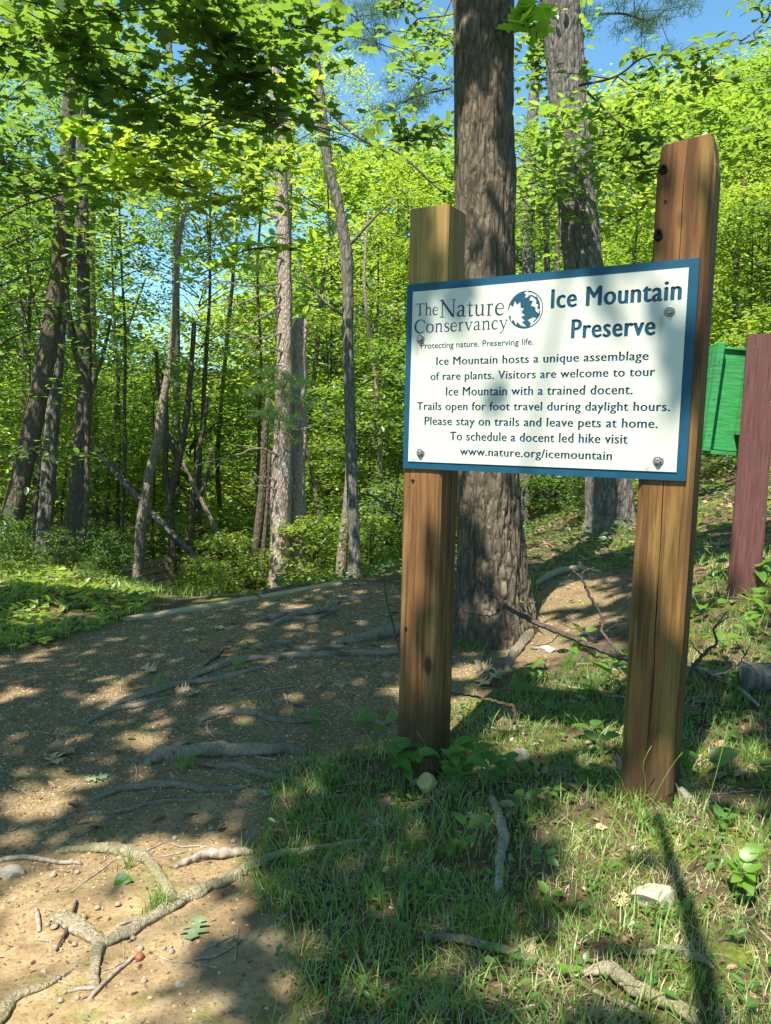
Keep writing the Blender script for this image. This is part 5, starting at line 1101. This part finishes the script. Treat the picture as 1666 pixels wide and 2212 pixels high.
fallen('small fresh green leaf standing in the sunlit dirt', 269, 1906, 44, 2.2, M_leafP, .3, .2, EGG, tilt=.6)
fallen('pale green oak leaf flat on the shaded path', 207, 1684, 58, .1, M_pleaf, .05, .05, seed=2)
fallen('pale olive oak leaf at the grass edge of the path', 570, 1716, 46, .5, M_pleaf, .1, .1, seed=3)
fallen('large curled brown oak leaf on the left of the path', 132, 1626, 92, .2, M_dead, .5, .4, seed=4, tilt=.2)
fallen('tan leaf folded under the large curled brown leaf', 118, 1645, 62, -.4, M_tan, .4, .3, seed=5)
fallen('curled yellowish leaf in mid path above the dark root', 326, 1452, 56, .35, M_tan, .7, .5, seed=6, tilt=.4)
fallen('upright tan leaf beside the dark curved root', 395, 1492, 40, 1.2, M_tan, .5, .5, seed=7, tilt=.8)
fallen('second tan leaf right of the upright one at the dark curved root', 418, 1503, 44, -.2, M_tan, .4, .4, seed=8)
fallen('big bright tan oak leaf standing in the dry heap by the oak foot', 1050, 1446, 62, .9, M_tan, .4, .4, seed=9, tilt=.7)
fallen('tan leaf lying lowest in the dry heap by the oak foot', 1043, 1478, 56, .3, M_tan, .4, .3, seed=10)
fallen('tan leaf at the right of the dry heap by the oak foot', 1075, 1460, 56, -.4, M_tan, .4, .3, seed=11, tilt=-.4)
fallen('small brown leaf left of the broken branch in the grass', 896, 1752, 40, .4, M_dead, .3, .3, seed=12)
fallen('orange-tan oak leaf right beside the top of the broken branch', 1024, 1768, 52, 1.1, M_tan, .3, .3, seed=13, tilt=.5)
fallen('tan oak leaf tucked against the flat pale stone', 1345, 1950, 58, -.5, M_tan, .3, .3, seed=14)
fallen('brown leaf in shaded grass below the broken branch', 1125, 1968, 52, .1, M_dead, .3, .3, seed=15)
fallen('dark curled leaf half in the sun below the broken branch leaf', 1152, 2034, 50, .7, M_dead, .7, .5, seed=16)
fallen('whitish brown leaf in the sunlit moss under the flat stone', 1350, 2036, 56, -.4, M_dead, .3, .4, seed=17)
fallen('tan leaf in the grass at the foot of the taller post', 1300, 1792, 28, .8, M_tan, .3, .3, EGG, 18)
fallen('brown leaf behind the right side of the taller post foot', 1476, 1700, 34, 1.2, M_tan, .3, .3, EGG, 19, tilt=.8)
fallen('pale yellow leaf in mid path near the small root', 475, 1360, 26, .2, M_tan, .3, .3, EGG, 20)

# ------------------------------------------------------------------ seedlings with individual leaves
LM = Acc(); LM.add(*T_broad); LEAF = LM.mesh('leaf', True); LEAF.materials.append(M_leafP)
LB = leafmat('sunlit_seedling_leaf', (.09, .20, .02), (.14, .27, .03), (.30, .5, .03), .5, .03); LM2 = Acc(); LM2.add(*T_broad); LEAF2 = LM2.mesh('leaf', True); LEAF2.materials.append(LB)  # lighter copy of the seedling leaf with sunlight put into its colour
M_stem = simple('green_stem', (.10, .16, .05), .6, .2)
def seedling(label, px, py, hpx, n, lpx, seed, bright=False, spread=.6, stems=1, group=None, d=None):
    r = np.random.default_rng(seed); p = hit(px, py) if d is None else np.array([*at(px, py, d)[:2], 0]);
    if d is not None: p[2] = gz(p[0], p[1])
    dd = (p - C0) @ cf; H = hpx * dd / F; L = lpx * dd / F
    root = empty('seedling', tuple(p), label, 'plant', group); B = Acc()
    for s in range(stems):
        a0 = r.uniform(0, 6.28); tip = np.array([math.cos(a0) * spread * H * .5, math.sin(a0) * spread * H * .4, H * r.uniform(.75, 1.05)]); Q_ = smooth_line([(0, 0, -.02), tip * [.3, .3, .55], tip], 10)
        tube(B, Q_, np.linspace(.0022, .001, 10), 5, cap=False)
        m_ = n // stems
        for k in range(m_):
            i = 9 if k == 0 else int(r.uniform(3, 9.5)); a = k * 2.4 + r.uniform(-.4, .4); q = Q_[i]; dirv = np.array([math.cos(a), math.sin(a), r.uniform(.0, .5)]); st = q + dirv * L * .22; tube(B, np.array([q, st]), [.001, .0008], 4, cap=False)
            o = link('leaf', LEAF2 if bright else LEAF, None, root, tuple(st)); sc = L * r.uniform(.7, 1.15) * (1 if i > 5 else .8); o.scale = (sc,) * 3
            nrm = np.array([-dirv[0] * .35, -dirv[1] * .35 - .2, 1.0]) + r.normal(0, .22, 3); x, y, z = frame_from(nrm[None], dirv[None]); x, y, z = x[0], y[0], z[0]
            o.rotation_mode = 'QUATERNION'; o.rotation_quaternion = Matrix(((x[0], y[0], z[0]), (x[1], y[1], z[1]), (x[2], y[2], z[2]))).to_quaternion()
    link('stem', B.mesh('stem'), M_stem, root); return root
seedling('leafy seedling at the left side of the shorter post foot', 868, 1712, 110, 24, 42, 1, stems=5)
seedling('tall leafy seedling right in front of the shorter post foot', 985, 1730, 125, 28, 46, 2, stems=6)
seedling('leafy seedling at the top of the thick broken branch', 1062, 1710, 80, 14, 44, 3, stems=3)
seedling('single upright spoon-leaved seedling left of the broken branch', 990, 1850, 85, 4, 44, 4)
seedling('low three-leaved seedling beneath the spoon-leaved one', 965, 1846, 30, 3, 32, 5)
seedling('two-leaved pale seedling right of the broken branch', 1190, 1948, 22, 3, 30, 6, True)
seedling('dark small seedling between broken branch and sunlit moss', 1180, 1880, 40, 5, 30, 7)
seedling('bright large-leaved plant at the right picture edge', 1615, 1945, 95, 20, 42, 8, True, stems=4)
seedling('small three-leaved plant right of the taller post foot', 1545, 1790, 28, 4, 34, 9)
seedling('big dark-leaved plant close behind the taller post foot', 1500, 1690, 60, 5, 62, 10, stems=2)
seedling('bright serrated-leaf plant left of the taller post', 1330, 1500, 70, 6, 42, 11, True, stems=2)
seedling('low bright seedling below the serrated-leaf plant', 1300, 1640, 44, 5, 38, 12, stems=2)
seedling('low shaded seedling of round leaves between the posts', 1270, 1600, 30, 4, 34, 13)
seedling('broad single leaf plant beside the dry leaf heap', 1085, 1525, 40, 2, 66, 14)
seedling('shaded two-leaved seedling behind the thin twig', 1215, 1555, 30, 3, 46, 15)
seedling('little bright plant climbing before the big oak bark', 1112, 1372, 80, 6, 24, 16, True, spread=.3)
seedling('bright plant beyond the right side of the taller post', 1515, 1345, 60, 8, 32, 17, True, stems=2, spread=1)
seedling('lit weed on the slope left of the red post', 1515, 1200, 70, 10, 22, 18, True, stems=2, spread=.4)
seedling('narrow-leaved plant at the foot of the red post, left', 1550, 1290, 50, 7, 20, 19)
seedling('bright weed right of the red post foot', 1650, 1280, 70, 10, 34, 20, True, stems=3, spread=1)
seedling('dark big-leaved seedling left of the shorter post', 820, 1590, 40, 3, 44, 21)
seedling('seedling at the grass edge left of the shorter post', 690, 1600, 60, 9, 26, 22, stems=2)
seedling('small seedling in the grass below the left post edge', 760, 1800, 44, 6, 22, 23)
seedling('small bright clover-like plant in the sunny bottom grass', 1238, 2130, 34, 6, 24, 24, True)
seedling('small seedling before the bright whitish root', 1260, 2100, 30, 4, 22, 25)
seedling('tiny plant in the shaded grass at the lower middle', 870, 2190, 26, 5, 20, 26, True)
seedling('low seedling between stone and taller post', 1190, 1720, 24, 3, 24, 27, True)
seedling('leafy sprout on the slope behind the taller post', 1500, 1480, 30, 5, 26, 28)
seedling('low plant beneath the grey branch right of the taller post', 1480, 1570, 30, 4, 26, 29)
seedling('round-leaved sprout right of the bare twig', 1570, 1610, 30, 4, 28, 30)
for k, (x, y) in enumerate([(700, 1960), (800, 1940), (760, 2060), (900, 1960), (1010, 1990), (930, 2130), (800, 2170), (720, 2120), (1140, 1800), (640, 1800)]):
    seedling('little green sprout in the shaded grass before the posts', x, y, 24, 5, 18, 50 + k, group='little sprouts in the shaded grass')
for k, (x, y, l) in enumerate([(1250, 1690, 'leafy sprout in the grass midway between the two posts'), (1150, 1480, 'bright sprout right of the dry leaf heap'), (1235, 1410, 'bright small plant at the trail edge under the dead branch'), (1580, 1500, 'leafy plant beneath the log end at the right'), (1610, 1380, 'bright plant on the sunlit slope at the right edge'), (1550, 1420, 'bright weed behind the bare twig shrub'),
        (1640, 1680, 'dark leafy plant in the grass at the right edge'), (1120, 1760, 'small leafy plant in sun right of the broken branch top'), (1380, 1560, 'leafy plant hugging the left side of the taller post'), (720, 1690, 'seedling in the grass left of the yellow stone'), (1340, 1240, 'leafy plant in shade beyond the sunlit trail'), (1640, 1330, 'tall bright weed below the red post at the right edge')]):
    seedling(l, x, y, 46, 8, 30, 80 + k, k in (1, 2, 4, 5, 11), stems=2, spread=.9)
# weeds left of the path
M_weed = M_leafB
r = np.random.default_rng(31); A = Acc(); N = 6500
X = r.uniform(-5.2, -1.7, N); Y = r.uniform(3.9, 8.2, N); dd_ = dirt(X, Y); px_, py_, _ = proj(np.c_[X, Y, ter0(X, Y)]); k = (dd_ < -.02) & (px_ < 330); X, Y = X[k], Y[k]
h = .02 + .06 * r.uniform(0, 1, len(X)) * (.5 + .5 * noise(np.c_[X * 2, Y * 2, 0 * X], 4)); Z = ter(X, Y) + h
leaf_batch(A, T_leaf, np.c_[X, Y, Z], rnd_dirs(r, len(X), .5), r.normal(0, 1, (len(X), 3)), r.uniform(.04, .085, len(X)))
tag(link('ground_cover', A.mesh('ground_cover'), M_leafB), 'low bright leafy weeds covering the bank left of the path', 'ground cover', kind='stuff')
# ground cover on the slopes right and beyond
A = Acc(); N = 15000; X = r.uniform(-1.0, 8, N); Y = r.uniform(3.0, 13, N); dd_ = dirt(X, Y); nn = noise(np.c_[X * .9, Y * .9, 0 * X], 8); k = (dd_ < -.05) & (nn > -.15 - .25 * (Y > 6.2)) & (r.uniform(0, 1, N) < np.where(Y > 5.5, 1, .35)); X, Y = X[k], Y[k]
leaf_batch(A, T_leaf, np.c_[X, Y, ter(X, Y) + .02 + .12 * r.uniform(0, 1, len(X))], rnd_dirs(r, len(X), .5), r.normal(0, 1, (len(X), 3)), r.uniform(.035, .08, len(X)))
tag(link('ground_cover', A.mesh('ground_cover'), M_leafC), 'dark leafy growth covering the shaded slope behind the sign', 'ground cover', kind='stuff')

# ------------------------------------------------------------------ grass, litter, gravel, twigs
def blades(A, r, X, Y, H, W_, lean=.6, seg=3):
    n = len(X); Z = ter(X, Y); a = r.uniform(0, 2 * math.pi, n); H = H * r.uniform(.5, 1.2, n); ln = r.uniform(.15, 1, n) * lean; s = np.stack([-np.sin(a + r.normal(0, .6, n)), np.cos(a), 0 * a], 1)
    rows = []
    for i in range(seg + 1):
        u = i / seg; c = np.stack([X + np.cos(a) * H * ln * u ** 1.8 * 1.2, Y + np.sin(a) * H * ln * u ** 1.8 * 1.2, Z - .004 + H * (u - .35 * ln * u ** 2.4)], 1); wv = (W_ * (1 - u) ** .7 + .0002)[:, None] * s if np.ndim(W_) else W_ * ((1 - u) ** .7 + .05) * s
        rows += [c - wv, c + wv]
    V = np.stack(rows, 1).reshape(-1, 3); k = 2 * (seg + 1); off = (np.arange(n) * k)[:, None, None]; q = np.array([(2 * i, 2 * i + 1, 2 * i + 3, 2 * i + 2) for i in range(seg)])[None]
    A.add(V, (off + q).reshape(-1, 4))
def grass_pts(r, N, x0, x1, y0, y1, tuft=.03, dens=None, tn=16):
    cx = r.uniform(x0, x1, N // tn); cy = y0 + (y1 - y0) * r.uniform(0, 1, N // tn) ** 1.25; X = np.repeat(cx, tn) + r.normal(0, tuft, len(cx) * tn); Y = np.repeat(cy, tn) + r.normal(0, tuft, len(cx) * tn)
    d = dirt(X, Y); nn = fbm(np.c_[X * 2.3, Y * 2.3, 0 * X], 3, 15); k = (d < .02 + .03 * r.normal(0, 1, len(X))) & (nn > -1.0 + (Y > 3.1) * .75 + (X > 1.3) * .1); return X[k], Y[k]
A = Acc(); X, Y = grass_pts(r, 24000, -.35, 2.6, 1.0, 3.4); blades(A, r, X, Y, .048, .0017)
X, Y = grass_pts(r, 16000, -.5, 3.2, 1.0, 4.8, .05, tn=5); blades(A, r, X, Y, .085, .0019, .95)
X, Y = grass_pts(r, 9000, .4, 4, 3.0, 7, .06); blades(A, r, X, Y, .08, .0024, .8)
X, Y = grass_pts(r, 5000, -4, -1.6, 4, 8, .06); blades(A, r, X, Y, .12, .0024, .8)
gtuft = [(275, 1876, 30), (345, 1962, 90), (700, 1700, 60), (400, 1660, 60), (350, 1490, 60), (510, 1445, 50), (1370, 1745, 90), (1350, 1725, 50), (1230, 1440, 120), (1270, 1500, 80), (1005, 1395, 90), (940, 1370, 60), (1390, 1780, 60), (640, 1870, 60), (590, 1930, 60), (900, 1680, 60), (1620, 1640, 90), (780, 1560, 40)]
for (x, y, n_) in gtuft:
    p = hit(x, y); blades(A, r, p[0] + r.normal(0, .014, n_), p[1] + r.normal(0, .014, n_), np.full(n_, .06 + .012 * p[1]), .0013, 1.0)
W = Acc(); X, Y = grass_pts(r, 5200, -.5, 3.0, 1.0, 4.2, .035, tn=8); leaf_batch(W, T_leaf, np.c_[X, Y, ter(X, Y) + r.uniform(.006, .05, len(X))], rnd_dirs(r, len(X), .45), r.normal(0, 1, (len(X), 3)), r.uniform(.010, .034, len(X)))
tag(link('small_weeds', W.mesh('small_weeds'), M_leafP), 'tiny broad-leaved weeds mixed through the grass', 'weeds', kind='stuff')
tag(link('grass', A.mesh('grass'), M_grass), 'thin green grass around the sign posts', 'grass', kind='stuff')
A = Acc(); X, Y = grass_pts(r, 26000, -.3, 2.6, 1.0, 3.6, .02, tn=22); blades(A, r, X, Y, .038, .0011, 1.3)
tag(link('dry_grass', A.mesh('dry_grass'), M_dry), 'straw-coloured dry grass mixed into the green grass', 'grass', kind='stuff')
# tall flowering stalks by the taller post
for (pts, lb) in [([(1385, 1760), (1395, 1700), (1390, 1650), (1408, 1610)], 'tall thin grass stalk bending over the front of the taller post'), ([(1395, 1765), (1425, 1700), (1455, 1650), (1475, 1625)], 'grass stalk with a seed head leaning right before the taller post'),
                  ([(1500, 1850), (1520, 1760), (1545, 1680), (1575, 1560)], 'long thin grass stalk right of the taller post'), ([(1360, 1740), (1340, 1680), (1310, 1640), (1290, 1600)], 'grass stalk leaning left from the taller post foot'),
                  ([(905, 1700), (912, 1650), (918, 1610), (900, 1580)], 'thin stalk before the shorter post foot')]:
    d0 = (hit(*pts[0]) - C0) @ cf; P = np.array([at(x, y, d0 - .02 * i) for i, (x, y) in enumerate(pts)]); Q_ = smooth_line(P, 16); B = Acc(); c = Q_[0].copy(); tube(B, Q_ - c, np.r_[np.full(13, .0009), [.0016, .0018, .0008]], 5); tag(link('grass_stalk', B.mesh('grass_stalk'), M_grass, None, tuple(c)), lb, 'grass stalk')
# moss cushions
A = Acc(); N = 30000; X = r.uniform(-.9, 2.4, N); Y = 1.0 + 2.6 * r.uniform(0, 1, N) ** 1.2; nn = fbm(np.c_[X * 3.1, Y * 3.1, 0 * X], 3, 44); d = dirt(X, Y); k = (nn > .02) & ((d < .05) | ((nn > .42) & (Y < 2.2))); X, Y = X[k], Y[k]
leaf_batch(A, T_slim, np.c_[X, Y, ter(X, Y) - .001], rnd_dirs(r, len(X), 1.2), rnd_dirs(r, len(X), .6), r.uniform(.008, .017, len(X)))
M_moss = leafmat('moss_shoot', (.06, .10, .008), (.20, .25, .02), (.2, .25, .02), .3, .02); tag(link('moss', A.mesh('moss'), M_moss), 'cushions of yellow-green moss in the dirt and grass', 'moss', kind='stuff')
# dead leaf litter
A = Acc(); N = 16000; X = r.uniform(-1.2, 6, N); Y = 2.2 + 10 * r.uniform(0, 1, N) ** 1.4; d = dirt(X, Y); k = (r.uniform(0, 1, N) < np.where(d > 0, .13, np.clip(.25 + (X - .5) * .6, .12, 1))) ; X, Y = X[k], Y[k]
leaf_batch(A, T_leaf, np.c_[X, Y, ter(X, Y) + .004], rnd_dirs(r, len(X), .45), r.normal(0, 1, (len(X), 3)), r.uniform(.02, .075, len(X)))
X = r.uniform(-.4, 2.4, 2200); Y = r.uniform(1.1, 3.4, 2200); k = dirt(X, Y) < 0; X, Y = X[k], Y[k]; leaf_batch(A, T_leaf, np.c_[X, Y, ter(X, Y) + .004], rnd_dirs(r, len(X), .35), r.normal(0, 1, (len(X), 3)), r.uniform(.008, .03, len(X)))
X = r.uniform(-9, 9, 6000); Y = r.uniform(6, 20, 6000); leaf_batch(A, T_leaf, np.c_[X, Y, ter(X, Y) + .004], rnd_dirs(r, len(X), .35), r.normal(0, 1, (len(X), 3)), r.uniform(.05, .11, len(X)))
X = r.uniform(-2.4, .3, 3600); Y = r.uniform(1.1, 4.8, 3600); k = dirt(X, Y) > 0; X, Y = X[k], Y[k]; leaf_batch(A, T_slim, np.c_[X, Y, ter(X, Y) + .003], rnd_dirs(r, len(X), .3), r.normal(0, 1, (len(X), 3)), r.uniform(.006, .022, len(X)))
tag(link('leaf_litter', A.mesh('leaf_litter'), M_litter), 'dry brown leaf litter strewn over the wooded slope', 'leaf litter', kind='stuff')
# gravel
oct_ = np.array([(1, 0, 0), (0, 1, 0), (-1, 0, 0), (0, -1, 0), (0, 0, 1), (0, 0, -1)], float); of_ = np.array([(0, 1, 4), (1, 2, 4), (2, 3, 4), (3, 0, 4), (1, 0, 5), (2, 1, 5), (3, 2, 5), (0, 3, 5)])
def pebbles(A, r, X, Y, sz):
    n = len(X); V = oct_[None] * r.uniform(.6, 1.3, (n, 6, 1)) * np.stack([sz * r.uniform(.8, 1.3, n), sz * r.uniform(.6, 1.1, n), sz * r.uniform(.35, .7, n)], 1)[:, None]
    a = r.uniform(0, 6.28, n); c, s = np.cos(a)[:, None], np.sin(a)[:, None]; V = np.stack([V[..., 0] * c - V[..., 1] * s, V[..., 0] * s + V[..., 1] * c, V[..., 2] + V[..., 0] * .2], -1)
    V += np.stack([X, Y, ter(X, Y) + sz * .15], 1)[:, None]; A.add(V.reshape(-1, 3), ((np.arange(n) * 6)[:, None, None] + of_[None]).reshape(-1, 3))
mm, t, o = mat('gravel_stones'); gi = nd(t, 'NewGeometry'); cgr = ramp(t, gi.outputs['Random Per Island'], [(0, (.10, .065, .03)), (.5, (.26, .175, .085)), (.85, (.38, .27, .14)), (1, (.47, .38, .24))]); finish(t, o, cgr, .85, None, spec=.2); M_grav = mm
A = Acc(); N = 62000; X = r.uniform(-3.2, .5, N); Y = 1.15 + 4.6 * r.uniform(0, 1, N) ** .95; d = dirt(X, Y); gg = np.clip((np.hypot(X + .2, Y) - 1.7) / .9, .12, 1); k = (d > 0) & (r.uniform(0, 1, N) < gg); X, Y = X[k], Y[k]
pebbles(A, r, X, Y, r.uniform(.0025, .0058, len(X)) * (1 + .08 * Y)); X = r.uniform(-1.2, .1, 900); Y = r.uniform(1.15, 2.2, 900); pebbles(A, r, X, Y, r.uniform(.002, .007, 900))
X = r.uniform(.5, 2.4, 5000); Y = r.uniform(3.2, 7, 5000); k = dirt(X, Y) > 0; pebbles(A, r, X[k], Y[k], r.uniform(.004, .009, k.sum()))
tag(link('gravel', A.mesh('gravel'), M_grav), 'fine brown gravel spread over the path', 'gravel', kind='stuff')
A = Acc()
for s in range(420):
    if s < 230: x, y = r.uniform(-2.2, .3), r.uniform(1.2, 4.6)
    else: x, y = r.uniform(.2, 3.6), r.uniform(1.3, 6)
    L = r.uniform(.03, .16) * (1 + .15 * y); a = r.uniform(0, 6.28); k = 5; u = np.linspace(-.5, .5, k); xx = x + np.cos(a) * u * L + r.normal(0, .004, k); yy = y + np.sin(a) * u * L + r.normal(0, .004, k); rr_ = r.uniform(.0012, .003); tube(A, np.c_[xx, yy, ter(xx, yy) + rr_], rr_, 5, cap=False)
tag(link('twig_litter', A.mesh('twig_litter'), M_stick), 'small broken twigs scattered over path and grass', 'twig litter', kind='stuff')
